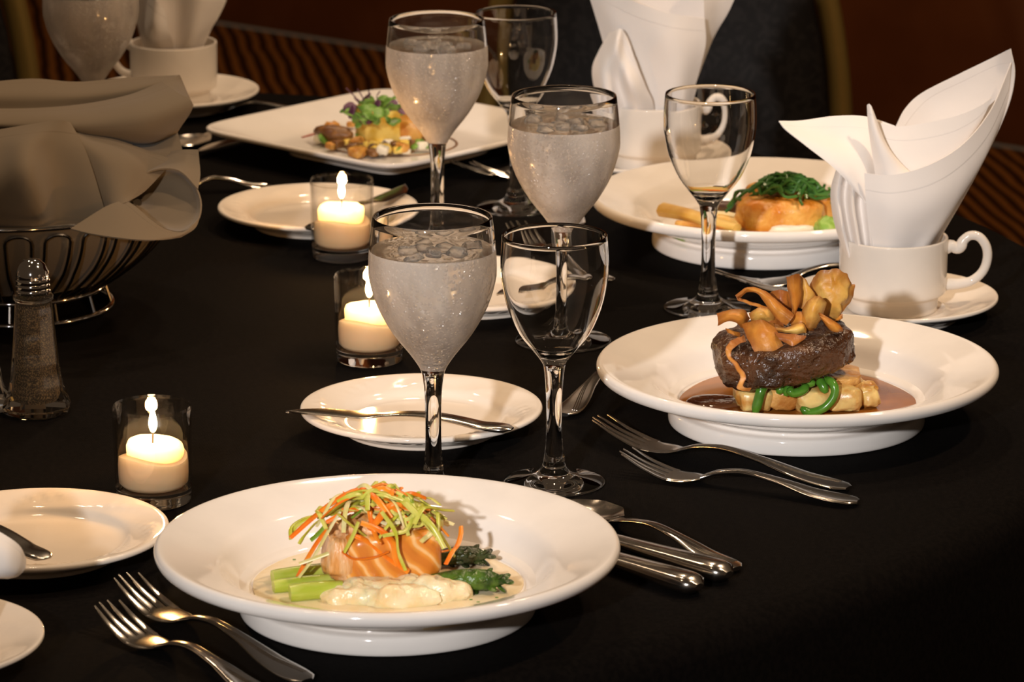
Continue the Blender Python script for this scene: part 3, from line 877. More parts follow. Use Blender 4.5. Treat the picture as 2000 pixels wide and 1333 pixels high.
# ------------------------------------------------------------------ votive candles
def votive(label, x, y, h_wax, melt, rz, lean=0.0):
    t = thing('votive_candle', label, 'candle', (x, y, 0.0003), rz, 'candles in clear votive glasses')
    hp = [(0.0246, 0.011), (0.0252, 0.020), (0.0258, 0.060), (0.0259, 0.0625), (0.0254, 0.0632), (0.0247, 0.0625), (0.0240, 0.020), (0.0236, 0.012)]
    h = obj('glass_holder', lathe(spline(hp, 2), 80), 'thin_glass', t)
    obj('glass_base', lathe(spline([(0.0, 0.0012), (0.019, 0.0010), (0.0225, 0.0), (0.0240, 0.0012), (0.0246, 0.0035), (0.0246, 0.0098), (0.0238, 0.0108), (0.012, 0.0108), (0.0, 0.0108)], 2), 80), 'glass', h)
    V, F = lathe([(0.0, 0.0112), (0.020, 0.0112), (0.0226, 0.014), (0.0230, 0.020), (0.0230, 0.026), (0.0224, 0.031), (0.020, 0.032), (0.0, 0.032)], 48)
    V = [p + Vector((0, 0, 0.0022 * math.sin(2 * math.atan2(p.y, p.x) + melt) if p.z > 0.025 and p.x * p.x + p.y * p.y > 1e-4 else 0)) for p in V]
    w_ = obj('wax', (V, F), 'wax', t)
    V, F = lathe([(0.0, 0.028), (0.0185, 0.028), (0.0190, h_wax - 0.004), (0.0180, h_wax - 0.001), (0.0160, h_wax), (0.010, h_wax - 0.0012), (0.0, h_wax - 0.0018)], 48)
    V = [p + Vector((0.0015, 0.0, lean * p.x + 0.0016 * noise.noise(p * 120) if p.z > 0.03 else 0)) for p in V]
    obj('candle_top', (V, F), 'glow_tinted_wax', w_)
    obj('wick', tube([(0.0, 0, h_wax - 0.003), (0.0002, 0, h_wax + 0.004), (0.0008, 0, h_wax + 0.0085)], 0.0006, 6), 'wick', w_)
    fp = [(0.0, 0.0), (0.0016, 0.0012), (0.0028, 0.0048), (0.0027, 0.0085), (0.0018, 0.0130), (0.0008, 0.0165), (0.0, 0.0185)]
    fl_ = obj('flame', shift(lathe(spline(fp, 3), 20), (0.0004, 0, h_wax + 0.0055)), 'flame', t)
    l = bpy.data.lights.new('flame_light', 'POINT')
    l.energy = 0.42; l.color = (1.0, 0.52, 0.18); l.shadow_soft_size = 0.004
    lo = bpy.data.objects.new('flame_light', l); C.objects.link(lo)
    lo.parent = t; lo.location = (0.0004, 0, h_wax + 0.0125)
    return t
v1, v2, v3 = G(301, 980), G(722, 705), G(669, 503)
votive('lit votive candle in clear glass nearest the front', v1.x, v1.y, 0.041, 0.5, 0.3, -0.06)
votive('lit votive candle half hidden behind the large front goblet', v2.x, v2.y, 0.042, 2.0, 1.2, -0.05)
votive('lit votive candle in front of the far bread plate', v3.x, v3.y, 0.043, 3.6, 2.2, 0.0)

# ------------------------------------------------------------------ shakers
def shaker(label, x, y, fill):
    t = thing('shaker', label, 'shaker', (x, y, 0.0003), 0, 'glass shakers with metal caps')
    def octa(prof, n=8):
        V, F, rows = [], [], []
        for r, z in prof:
            row = []
            for k in range(n):
                a = 2 * PI * (k + 0.5) / n
                row.append(len(V)); V.append(Vector((r * math.cos(a), r * math.sin(a), z)))
            rows.append(row)
        for A, B in zip(rows, rows[1:]):
            for k in range(n):
                F.append((A[k], A[(k + 1) % n], B[(k + 1) % n], B[k]))
        F.append(tuple(rows[0])[::-1]); F.append(tuple(rows[-1]))
        return V, F
    outer = [(0.0215, 0.0), (0.0245, 0.002), (0.0250, 0.006), (0.0225, 0.012), (0.0200, 0.018), (0.0180, 0.030), (0.0155, 0.055), (0.0138, 0.078), (0.0130, 0.082)]
    obj('glass_body', octa(outer), 'glass', t, smooth=False)
    obj('neck', lathe([(0.0, 0.0815), (0.0130, 0.0815), (0.0142, 0.083), (0.0142, 0.085), (0.0128, 0.0865), (0.0, 0.0865)], 40), 'glass', t)
    inner = [(0.0120, 0.008), (0.0140, 0.012), (0.0120, 0.030), (0.0105, 0.055), (0.0095, 0.079)]
    obj('filling', octa(inner), fill, t, smooth=False)
    cp = [(0.0, 0.0868), (0.0115, 0.0868)]
    for k in range(3):
        z = 0.0868 + k * 0.0038
        cp += [(0.0116, z + 0.0006), (0.0122, z + 0.0019), (0.0116, z + 0.0032)]
    cp += [(0.0118, 0.0990), (0.0112, 0.1030), (0.0088, 0.1078), (0.0052, 0.1108), (0.0, 0.1120)]
    c = obj('metal_cap', lathe(cp, 48), 'chrome', t)
    for k in range(5):
        a = k * 2 * PI / 5 + 4.4
        r = 0.0055
        obj('hole', shift(lathe([(0, 0.0), (0.0009, 0.0), (0.0009, 0.0006), (0, 0.0006)], 8), (r * math.cos(a), r * math.sin(a), 0.1101)), 'wick', c)
    return t
s1, s2 = G(72, 806), G(-46, 800)
shaker('eight-sided glass pepper shaker with a chrome cap by the basket', s1.x, s1.y, 'pepper')
shaker('glass salt shaker just cut off by the left edge', s2.x, s2.y, 'salt')

# ------------------------------------------------------------------ bread basket and its grey napkin
bk = G(40, 600)
t = thing('bread_basket', 'round dark wire bread basket on a ring foot', 'basket', (bk.x, bk.y, 0.0003))
BR = 0.124
obj('rim', ring(BR, 0.0905, 0.0022, 96), 'chrome', t)
obj('foot_ring', ring(0.0710, 0.0026, 0.0024, 72), 'chrome', t)
obj('foot_ring', ring(0.0660, 0.0185, 0.0020, 72), 'chrome', t)
for k in range(12):
    a = 2 * PI * k / 12
    obj('foot_strut', tube([(0.0660 * math.cos(a), 0.0660 * math.sin(a), 0.0185), (0.0708 * math.cos(a), 0.0708 * math.sin(a), 0.003)], 0.0012, 6), 'dark_wire', t)
def bowl_r(z):
    s = (z - 0.020) / (0.088 - 0.020)
    s = min(max(s, 0), 1)
    return 0.0655 + (BR - 0.0655) * math.sin(s * PI / 2) ** 0.85
NW = 26
lv = None
for k in range(NW):
    a0 = 2 * PI * k / NW
    da = 2 * PI / NW * 0.33
    pts = []
    for i in range(13):
        z = 0.020 + (0.079 - 0.020) * i / 12
        r = bowl_r(z); q = -da * (0.55 + 0.45 * min(1, (z - 0.02) / 0.03))
        pts.append((r * math.cos(q), r * math.sin(q), z))
    for i in range(1, 8):
        b_ = PI * i / 8
        q = -da * math.cos(b_)
        z = 0.079 + 0.006 * math.sin(b_); r = bowl_r(z)
        pts.append((r * math.cos(q), r * math.sin(q), z))
    for i in range(12, -1, -1):
        z = 0.020 + (0.079 - 0.020) * i / 12
        r = bowl_r(z); q = da * (0.55 + 0.45 * min(1, (z - 0.02) / 0.03))
        pts.append((r * math.cos(q), r * math.sin(q), z))
    if lv is None:
        first = obj('wire_loop', tube(pts, 0.0012, 6), 'dark_wire', t); lv = first
    else:
        c = first.copy(); C.objects.link(c); c.parent = t; c.rotation_euler = (0, 0, a0)
YG = bk.y
t = thing('basket_napkin', 'olive-grey cloth napkin heaped over the wire bread basket', 'napkin', (bk.x, bk.y, 0.03))
O = (bk.x, bk.y, 0.03)
cone0 = [(242, 388, -88), (262, 356, -72), (295, 335, -62), (330, 329, -57), (362, 342, -57), (384, 368, -62), (393, 400, -72), (386, 432, -86), (360, 452, -99), (325, 449, -107), (292, 428, -107), (262, 404, -100)]
cone0.append(cone0[0])
def sc_ring(rg, c, s, d):
    return [((x - c[0]) * s + c[0] + d[0], (y - c[1]) * s + c[1] + d[1], z * (0.5 + 0.5 * s) + d[2]) for x, y, z in rg]
patches = [
    patch([[(-60, 166, 30), (60, 155, 35), (150, 161, 35), (260, 152, 35), (351, 148, 28)],
           [(-60, 185, -2), (60, 184, 0), (160, 184, 6), (250, 174, 12), (326, 159, 20)],
           [(-60, 216, -12), (60, 216, -10), (160, 207, 0), (250, 189, 8), (318, 164, 18)]], YG, 0.0012),
    patch([[(-60, 212, -8), (70, 212, -8), (165, 204, 0), (250, 187, 6), (316, 161, 14)],
           [(-60, 226, -38), (80, 226, -40), (180, 222, -34), (270, 205, -26), (345, 182, -8)],
           [(-60, 242, -54), (90, 247, -54), (190, 246, -49), (285, 234, -40), (376, 205, -13)],
           [(-60, 250, -48), (100, 260, -47), (200, 271, -43), (290, 272, -32), (352, 248, -10)],
           [(-60, 255, -24), (100, 266, -24), (200, 280, -22), (285, 286, -12), (340, 266, 5)]], YG, 0.0012),
    patch([[(316, 161, 14), (333, 154, 20), (351, 148, 28)],
           [(330, 172, 3), (343, 166, 12), (358, 165, 24)],
           [(348, 186, -8), (355, 182, 4), (366, 184, 14)],
           [(375, 205, -13), (376, 206, -8), (377, 207, -2)]], YG, 0.0012),
    patch([[(100, 262, -22), (200, 275, -22), (290, 280, -14), (346, 256, 0)],
           [(120, 285, -45), (220, 290, -48), (300, 300, -38), (354, 288, -15)],
           [(150, 330, -60), (240, 335, -58), (310, 325, -45), (358, 306, -22)]], YG, 0.0012),
    patch([[(-60, 264, -48), (0, 254, -58), (60, 244, -62), (115, 236, -60), (137, 240, -52)],
           [(-60, 300, -85), (0, 290, -92), (50, 284, -102), (100, 284, -80), (165, 290, -72)],
           [(-60, 360, -108), (0, 350, -122), (56, 338, -128), (108, 346, -92), (185, 345, -86)],
           [(-60, 415, -118), (0, 408, -126), (70, 402, -128), (116, 410, -98), (202, 402, -97)],
           [(-60, 462, -108), (0, 460, -114), (70, 458, -114), (122, 455, -98), (215, 440, -98)]], YG, 0.0012, 8, 8),
    patch([[(112, 241, -54), (160, 262, -50), (230, 275, -46), (300, 300, -40), (348, 316, -36)],
           [(150, 282, -68), (200, 300, -72), (250, 312, -68), (290, 325, -58), (322, 334, -52)],
           [(182, 345, -82), (215, 350, -87), (245, 357, -86), (268, 366, -80), (282, 374, -75)],
           [(204, 408, -95), (218, 406, -101), (230, 402, -102), (242, 398, -101), (250, 395, -98)]], YG, 0.0012),
    patch([[(298, 308, -32), (322, 300, -28), (352, 294, -26), (387, 293, -30)],
           [(280, 330, -52), (316, 318, -44), (352, 318, -44), (391, 340, -48)],
           [(264, 354, -72), (300, 333, -62), (348, 334, -57), (386, 370, -63)]], YG, 0.0012),
    patch([[(244, 392, -96), (264, 404, -101), (293, 429, -108), (326, 450, -108), (361, 453, -100), (390, 424, -84)],
           [(206, 405, -108), (228, 422, -116), (262, 446, -122), (305, 462, -119), (345, 462, -108), (380, 446, -92)],
           [(138, 448, -130), (180, 458, -136), (235, 466, -136), (285, 470, -128), (322, 468, -116), (352, 464, -104)]], YG, 0.0012),
    patch([cone0, sc_ring(cone0, (318, 392), 0.93, (-8, 0, 6)), sc_ring(cone0, (318, 392), 0.78, (-20, 1, 4)), sc_ring(cone0, (318, 392), 0.5, (-38, 2, -6)), sc_ring(cone0, (318, 392), 0.12, (-50, 4, -22))], YG, 0.0012, 4, 4),
]
cloth('heaped_cloth', patches, 'grey_linen', t, O)
lin = [(0.0, 0.0215), (0.055, 0.0225)] + [(bowl_r(0.020 + 0.068 * k / 10) - 0.0028, 0.022 + 0.066 * k / 10) for k in range(1, 11)]
lin = [(r, z) for r, z in lin]
V, F = lathe(lin + [(r - 0.0015, z + 0.0004) for r, z in lin[::-1]], 72)
U = [(0.5, 0.5)] * len(V)
obj('lining', shift((V, F), (0, 0, -0.03)), 'grey_linen', t, True, U)
# ------------------------------------------------------------------ cutlery
def bar(st, seg=10):
    """stations (x, half width, z, half thickness, y offset) -> solid tapered bar along x"""
    V, F = [], []
    for x, hw, z, ht, y in st:
        for k in range(seg):
            a = 2 * PI * k / seg
            V.append(Vector((x, y + hw * sgnpow(math.cos(a), 0.7), z + ht * sgnpow(math.sin(a), 0.7))))
    n = len(st)
    for i in range(n - 1):
        for k in range(seg):
            k2 = (k + 1) % seg
            F.append((i * seg + k, (i + 1) * seg + k, (i + 1) * seg + k2, i * seg + k2))
    F.append(tuple(range(seg))); F.append(tuple((n - 1) * seg + k for k in range(seg))[::-1])
    return V, F
def interp(tab, s):
    """smooth cubic through the table's points"""
    n = len(tab)
    def slope(i):
        if i == 0 or i == n - 1:
            j = min(i, n - 2)
            return (tab[j + 1][1] - tab[j][1]) / (tab[j + 1][0] - tab[j][0])
        d0 = (tab[i][1] - tab[i - 1][1]) / (tab[i][0] - tab[i - 1][0]); d1 = (tab[i + 1][1] - tab[i][1]) / (tab[i + 1][0] - tab[i][0])
        return 0.0 if d0 * d1 <= 0 else 2 * d0 * d1 / (d0 + d1)
    for i in range(n - 1):
        (a, va), (b, vb) = tab[i], tab[i + 1]
        if s <= b or i == n - 2:
            h = b - a
            u = min(1.0, max(0.0, (s - a) / h))
            m0, m1 = slope(i) * h, slope(i + 1) * h
            return va * (2 * u ** 3 - 3 * u * u + 1) + m0 * (u ** 3 - 2 * u * u + u) + vb * (3 * u * u - 2 * u ** 3) + m1 * (u ** 3 - u * u)
FZ = [(0, .0150), (.12, .0068), (.24, .0024), (.32, .0032), (.42, .0095), (.52, .0120), (.66, .0095), (.84, .0042), (1, .0026)]
FW = [(.20, .0122), (.28, .0120), (.34, .0080), (.40, .0036), (.50, .0034), (.65, .0048), (.80, .0082), (.92, .0098), (.975, .0086), (1, .0040)]
def flutes(L, wt, zt, s0, s1, ht):
    parts = []
    for q in range(3):
        pts = []
        for i in range(17):
            u = i / 16
            s = s0 + (s1 - s0) * u
            y = interp(wt, s) * ((-0.70 + 1.45 * u) - 0.17 * q)
            y = max(-interp(wt, s) * 0.9, min(interp(wt, s) * 0.9, y))
            pts.append((s * L, y, interp(zt, s) + ht(s) * (1 - 0.5 * (y / max(interp(wt, s), 1e-6)) ** 2)))
        parts.append(tube(pts, 0.00042, 5))
    return join(*parts)
def lay(name, label, cat, A, B, group):
    """A: world point below the tip, B: world point below the handle end -> empty at A turned towards B"""
    A, B = Vector((A[0], A[1], 0.0006)), Vector((B[0], B[1], 0.0006))
    d = B - A
    return thing(name, label, cat, A, math.atan2(d.y, d.x), group), d.length
def fork(label, A, B, group='steel forks', z0=0.0, tw=1.0):
    t, L = lay('fork', label, 'fork', A, B, group)
    t.location.z += z0
    for k in range(4):
        y = (-1.5 + k) * 0.0064
        st = []
        for i in range(13):
            s = 0.225 * i / 12
            st.append((s * L + (0.004 if k in (0, 3) else 0) * (1 - i / 12), 0.0007 + 0.0019 * min(1, i / 9), interp(FZ, s), 0.0006 + 0.0006 * i / 12, y * tw * (0.90 + 0.10 * i / 12)))
        obj('tine', bar(st, 8), 'steel', t)
    st = [(s * L, interp(FW, s) * tw, interp(FZ, s), 0.0011, 0) for s in [.205 + .165 * i / 10 for i in range(11)]]
    obj('head', bar(st, 14), 'steel', t)
    hz = lambda s: 0.0012 + 0.0006 * (1 - abs(2 * s - 1))
    st = [(s * L, interp(FW, s), interp(FZ, s), hz(s), 0) for s in [.355 + .645 * i / 26 for i in range(27)]]
    h = obj('handle', bar(st, 14), 'steel', t)
    obj('flutes', flutes(L, FW, FZ, .50, .95, hz), 'steel', h)
    return t
SW = [(0, .0012), (.03, .010), (.12, .0185), (.20, .0185), (.28, .0095), (.33, .0040), (.45, .0034), (.65, .0048), (.80, .0082), (.92, .0098), (.975, .0086), (1, .0040)]
SZ = [(0, .0055), (.14, .0045), (.30, .0060), (.40, .0095), (.52, .0118), (.66, .0095), (.84, .0042), (1, .0026)]
def spoon(label, A, B, group='steel spoons'):
    t, L = lay('spoon', label, 'spoon', A, B, group)
    rows = []
    for i in range(15):
        s = 0.30 * i / 14
        hw = interp(SW, s)
        dp = 0.0055 * math.sin(PI * min(1, s / 0.29)) ** 0.7 if s < 0.29 else 0
        rows.append([Vector((s * L, hw * (-1 + 2 * j / 8), 0.0070 - dp * (1 - (-1 + 2 * j / 8) ** 2))) for j in range(9)])
    v, f, u = sheet(rows, 0.0012)
    obj('bowl', (v, f), 'steel', t)
    hz = lambda s: 0.0013
    st = [(s * L, interp(SW, s), interp(SZ, s), hz(s), 0) for s in [.285 + .715 * i / 26 for i in range(27)]]
    h = obj('handle', bar(st, 14), 'steel', t)
    obj('flutes', flutes(L, SW, SZ, .50, .95, hz), 'steel', h)
    return t
KW = [(.50, .0055), (.60, .0070), (.80, .0092), (.93, .0105), (.975, .0092), (1, .0040)]
KT = [(.50, .0026), (.65, .0038), (.85, .0056), (.95, .0064), (.985, .0050), (1, .0020)]
def knife(label, A, B, group='steel table knives', z0=0.0, small=False):
    t, L = lay('butter_knife' if small else 'table_knife', label, 'knife', A, B, group)
    t.location.z += z0
    kz = 0.0064 if not small else 0.0035
    kt = 1.0 if not small else 0.34
    arch = (lambda s: 0.0045 * math.sin(PI * min(1, max(0, (s - .36) / .5)))) if small else (lambda s: 0.0)
    split = 0.50 if not small else 0.40
    st = []
    for i in range(25):
        s = split + (1 - split) * i / 24
        q = 0.5 + 0.5 * (s - split) / (1 - split)
        st.append((s * L, interp(KW, q) * (0.80 if small else 1), kz + arch(s), interp(KT, q) * kt, 0))
    h = obj('handle', bar(st, 16), 'steel', t)
    wt = [(a, interp(KW, 0.5 + 0.5 * (a - split) / (1 - split)) * (0.80 if small else 1)) for a in [split + (1 - split) * i / 20 for i in range(21)]]
    if not small:
        obj('flutes', flutes(L, wt, [(0, kz), (1, kz)], split + .12, .98, lambda s: interp(KT, s) * 0.98), 'steel', h)
    st = []
    for i in range(19):
        s = (split + 0.02) * i / 18
        up_ = 0.0085 * min(1, (s / 0.10 + 0.02)) ** 0.55
        lo_ = 0.0085 if s < split - 0.05 else 0.0085 - 0.0040 * (s - split + 0.05) / 0.07
        if s < 0.06: lo_ = 0.0085 * (0.75 + 0.25 * s / 0.06)
        y0 = -lo_; y1 = lo_ - 0.017 * (1 - min(1, (s / 0.16 + 0.03)) ** 0.6)
        st.append((s * L, (y1 - y0) / 2, kz + arch(s), 0.0010, (y0 + y1) / 2))
    obj('blade', bar(st, 12), 'steel', t)
    return t
def xy(v): return (v.x, v.y)
# front setting
fork('steel fork in front of the left bread plate, the upper of two', xy(G(240, 1124, .015)), xy(G(600, 1328, .004)))
fork('steel fork nearest the lower left corner, below its twin', xy(G(202, 1178, .015)), xy(G(545, 1372, .004)))
knife('steel knife handle showing right of the front plate, the nearer one', (G(1352, 1152, .006) + Vector((-0.66, 0.75, 0)) * 0.215).to_tuple()[:2], xy(G(1366, 1150, .006)))
knife('steel knife handle right of the front plate, beside the spoon', (G(1424, 1128, .006) + Vector((-0.69, 0.72, 0)) * 0.215).to_tuple()[:2], xy(G(1424, 1126, .006)))
spoon('steel spoon lying beyond the two knives by the front plate', (G(1440, 1112, .003) + Vector((-0.63, 0.776, 0)) * 0.165).to_tuple()[:2], xy(G(1440, 1112, .003)))
# steak setting
fork('steel fork below the steak plate, the farther of the pair', xy(G(1163, 816, .015)), xy(G(1658, 952, .004)))
fork('steel fork below the steak plate, the nearer of the pair', xy(G(1214, 882, .015)), xy(G(1676, 979, .004)))
e_ = G(1100, 811, .003)
spoon('steel spoon handle sticking out under the steak plate\'s left rim', (e_ + Vector((0.34, 0.94, 0)) * 0.17).to_tuple()[:2], xy(e_))
# fish setting
a_ = G(1394, 533, .015)
fork('steel fork under the fish plate\'s rim, the farther of two', xy(a_), (a_ + Vector((0.93, 0.33, 0)) * 0.195).to_tuple()[:2])
a_ = G(1441, 549, .015)
fork('steel fork half hidden behind the parsnip chips', xy(a_), (a_ + Vector((0.93, 0.30, 0)) * 0.195).to_tuple()[:2])
a_ = G(1003, 434, .015)
fork('steel dessert fork behind the rim of the front wine glass', xy(a_), (a_ + Vector((0.42, -0.9, 0)) * 0.16).to_tuple()[:2])
spoon('steel dessert spoon beside the fish plate\'s left rim', xy(G(1176, 426, .003) + Vector((-0.02, 0.10, 0))), xy(G(1120, 441, .003)))
# square plate setting
a_ = G(880, 317, .015)
fork('dark steel fork right of the square plate, the left of two', xy(a_), (a_ + Vector((0.86, 0.30, 0)) * 0.17).to_tuple()[:2])
a_ = G(918, 320, .015)
fork('dark steel fork behind the right water goblet', xy(a_), (a_ + Vector((0.90, 0.18, 0)) * 0.17).to_tuple()[:2])
knife('steel knife pointing out under the square plate\'s left corner', xy(G(372, 303, .004)), xy(G(372, 303, .004) + Vector((0.13, 0.17, 0))), z0=0)
spoon('steel spoon between the grey napkin and the square plate', xy(G(330, 292, .004)), xy(G(330, 292, .004) + Vector((0.10, 0.15, 0))))
fork('steel fork beyond the grey napkin near the far saucer', xy(G(332, 218, .004) + Vector((0, 0.02, 0))), xy(G(332, 218, .004) + Vector((0.16, -0.02, 0))))
fork('steel fork handle reaching from the grey napkin to the far bread plate', xy(G(300, 345, .015)), xy(G(532, 366, .003)))
# butter knives on the bread plates
def on_plate(label, p, q, z):
    knife(label, xy(G(*p, z)), xy(G(*q, z)), 'butter knives on bread plates', z - 0.0026, True)
on_plate('butter knife across the front of the middle bread plate', (567, 803), (1001, 842), 0.0195)
on_plate('butter knife on the far bread plate behind the candle', (806, 366), (604, 452), 0.0195)
on_plate('butter knife handle past the right of the front wine glass', (962, 575), (1198, 546), 0.0195)
on_plate('butter knife end on the left bread plate under the napkin tip', (-190, 972), (92, 1096), 0.0195)

# ------------------------------------------------------------------ salmon plate
def pool(cx, cy, r, z, drop, seed, squash=1.0, n=64):
    V, F = [Vector((cx, cy, z))], []
    rings = [0.3, 0.6, 0.85, 0.95, 1.0, 1.0]
    for i, s in enumerate(rings):
        for k in range(n):
            a = 2 * PI * k / n
            rr = r * s * (1 + 0.06 * noise.noise(Vector((math.cos(a) * 1.5, math.sin(a) * 1.5, seed))) + 0.02 * math.sin(5 * a + seed))
            zz = z if i < 3 else (z - drop * 0.35 if i == 3 else (z - drop if i == 4 else z - drop - 0.002))
            V.append(Vector((cx + rr * math.cos(a), cy + rr * math.sin(a) * squash, zz)))
    for k in range(n):
        F.append((0, 1 + k, 1 + (k + 1) % n))
    for i in range(len(rings) - 1):
        for k in range(n):
            a, b = 1 + i * n + k, 1 + i * n + (k + 1) % n
            F.append((a, a + n, b + n, b))
    F.append(tuple(1 + (len(rings) - 1) * n + k for k in range(n))[::-1])
    return V, F
t = thing('cream_sauce', 'pool of pale cream sauce with green flecks around the salmon', 'sauce', (P1.x, P1.y, 0.013))
obj('sauce', shift(pool(0.0, 0.0, 0.0815, 0.0163, 0.0008, 1.0), (0, 0, -0.013)), 'cream_sauce', t)
for k in range(16):
    q = G(random.uniform(490, 620), random.uniform(1088, 1160), 0.0166) if k < 12 else G(random.uniform(900, 1010), random.uniform(1160, 1180), 0.0166)
    if (q - P1).length > 0.076: continue
    obj('herb_fleck', shift(rbox(0.0018, 0.0007, 0.0005, 0.0001, 1), q - Vector((P1.x, P1.y, 0.013))), 'herb', t)
def lump(x, y, z, a, b, c, s):
    q = G(x, y, z)
    v, f = shift(blob(a, b, c, 1, 1, 0.0045, 70, 36, 20, s), (q.x, q.y, z))
    return [Vector((p.x, p.y, max(p.z, 0.0152))) for p in v], f
solo('puree', join(lump(765, 1150, 0.018, 0.036, 0.026, 0.0100, 1), lump(690, 1165, 0.018, 0.022, 0.013, 0.0090, 2), lump(775, 1172, 0.018, 0.026, 0.012, 0.0090, 3), lump(850, 1160, 0.018, 0.022, 0.014, 0.0110, 4), lump(890, 1150, 0.018, 0.012, 0.010, 0.0055, 5)),
     'puree', 'smooth cream-coloured puree mounded under the salmon', 'puree')
# fillet
m = mat('salmon', (0.74, 0.36, 0.095), 0.28, spec=0.5, Subsurface_Weight=0.15, Subsurface_Scale=0.004)
nt, N, L_ = nodes_of(m); b = N['Principled BSDF']
tc = N.new('ShaderNodeTexCoord'); mp = N.new('ShaderNodeMapping')
mp.inputs['Rotation'].default_value = (0, math.radians(38), math.radians(12))
L_.new(tc.outputs['Object'], mp.inputs[0])
wv = N.new('ShaderNodeTexWave'); wv.bands_direction = 'X'
wv.inputs['Scale'].default_value = 26; wv.inputs['Distortion'].default_value = 7.0; wv.inputs['Detail'].default_value = 2; wv.inputs['Detail Scale'].default_value = 1.2
L_.new(mp.outputs[0], wv.inputs['Vector'])
rp = N.new('ShaderNodeValToRGB')
rp.color_ramp.elements[0].position = 0.0; rp.color_ramp.elements[0].color = (0.84, 0.52, 0.22, 1)
rp.color_ramp.elements[1].position = 0.16; rp.color_ramp.elements[1].color = (0.76, 0.31, 0.045, 1)
e = rp.color_ramp.elements.new(0.8); e.color = (0.62, 0.20, 0.022, 1)
L_.new(wv.outputs['Fac'], rp.inputs[0]); L_.new(rp.outputs[0], b.inputs['Base Color'])
bp = N.new('ShaderNodeBump'); bp.inputs['Strength'].default_value = 0.4; bp.inputs['Distance'].default_value = 0.0012
L_.new(wv.outputs['Fac'], bp.inputs['Height']); L_.new(bp.outputs[0], b.inputs['Normal'])
mat('salmon_pale', (0.80, 0.52, 0.28), 0.35, col2=(0.70, 0.32, 0.09), nscale=70, stretch=(4, 1, 1), bump=0.7, bscale=150, bdist=0.0015)
FY = 2.352
fc = W(752, 1108, FY)
t = thing('salmon_fillet', 'glazed orange salmon fillet under the vegetable julienne', 'fish', (fc.x, FY, 0.022), math.radians(7))
obj('fillet', shift(xform(blob(0.030, 0.024, 0.0155, 0.30, 0.34, 0.0016, 60, 56, 28, 3), Matrix.Rotation(math.radians(-2), 4, 'Y')), (0.003, 0, 0.0155)), 'salmon', t)
obj('flaky_end', shift(xform(blob(0.009, 0.022, 0.0150, 0.55, 0.5, 0.0030, 110, 36, 22, 8), Matrix.Rotation(math.radians(8), 4, 'Y')), (-0.0275, 0.000, 0.0145)), 'salmon_pale', t)
obj('crumbled_top', shift(blob(0.027, 0.018, 0.006, 0.8, 0.8, 0.0030, 110, 40, 18, 5), (0.0, 0, 0.031)), 'salmon_pale', t)
# julienne
def strand(pts, wd, kind, i=0):
    names = {'leek': ('leek_strand', 'pale yellow-green leek strand piled on the salmon', 'leek strands on the salmon'),
             'leek_white': ('leek_strand', 'thin creamy white leek strand piled on the salmon', 'white leek strands on the salmon'),
             'leek_green': ('leek_strand', 'deep green leek strand poking from the salmon\'s julienne', 'green leek strands on the salmon'),
             'carrot': ('carrot_strand', 'orange carrot strand piled on the salmon', 'carrot strands on the salmon')}[kind]
    P = spline(pts, 4)
    n = len(P)
    r = [wd * (0.75 + 0.25 * math.sin(PI * min(1, (k + 2) / (n + 3)))) for k in range(n)]
    u = Vector((random.uniform(-.6, .6), random.uniform(-1, 0.2), 1)).normalized()
    solo(names[0], tube(P, r, 6, flat=0.42, up=u), kind, names[1], 'vegetable', names[2])
JX, JY = W(738, 1060, FY).x, FY
def dome(x, y):
    q = (x / 1.0) ** 2 + (y / 0.62) ** 2
    return 0.0735 - 8.2 * q
for i in range(84):
    kind = ['leek', 'carrot', 'leek', 'leek_white', 'leek', 'carrot', 'leek', 'leek_green' if i % 16 == 7 else 'leek'][i % 8]
    a = random.uniform(0, PI)
    d = Vector((math.cos(a), 0.55 * math.sin(a)))
    cx, cy = random.gauss(0, 0.017), random.gauss(-0.003, 0.009)
    ln = random.uniform(0.030, 0.066)
    bow = random.uniform(-0.010, 0.010)
    lift = random.uniform(-0.007, 0.003)
    pts = []
    for k in range(5):
        s = -0.5 + k / 4
        x = cx + d.x * ln * s - d.y * bow * (1 - 4 * s * s)
        y = cy + d.y * ln * s + d.x * bow * (1 - 4 * s * s)
        x = max(-0.052, min(0.050, x)); y = max(-0.030, min(0.028, y))
        pts.append((JX + x, JY + y, max(0.024, dome(x, y) + lift + 0.002 * math.sin(7 * s + i))))
    strand(pts, random.uniform(0.0012, 0.0019) * (1.25 if kind == 'carrot' else 1), kind)
def traced(pts, wd, kind, dy=0.0):
    strand([W(x, y, FY + dy + (q[0] * 0.001 if q else 0)) for x, y, *q in pts], wd, kind)
traced([(772, 952), (745, 967), (714, 985)], 0.0016, 'leek_green', -0.002)
traced([(584, 1063), (596, 1045), (622, 1018), (660, 998), (705, 988)], 0.0014, 'leek', -0.004)
traced([(578, 1133), (600, 1092), (628, 1048), (655, 1020)], 0.0016, 'carrot', -0.012)
traced([(582, 1131), (612, 1090), (640, 1040), (665, 1000)], 0.0015, 'leek_white', -0.016)
traced([(584, 1102), (640, 1082), (690, 1062), (740, 1056)], 0.0014, 'leek_white', -0.020)
traced([(888, 1088), (868, 1055), (850, 1030), (825, 1008)], 0.0019, 'leek', -0.012)
traced([(864, 1022), (845, 1008), (822, 996)], 0.0014, 'leek_white', 0.0)
traced([(847, 992), (830, 1000), (810, 1010)], 0.0012, 'leek_white', 0.0)
traced([(690, 1046), (722, 1060), (752, 1085), (776, 1104)], 0.0021, 'carrot', -0.024)
traced([(705, 1022), (742, 1036), (768, 1062), (775, 1098), (798, 1118)], 0.0022, 'carrot', -0.027)
traced([(668, 1078), (690, 1092), (728, 1090), (760, 1078)], 0.0015, 'carrot', -0.026)
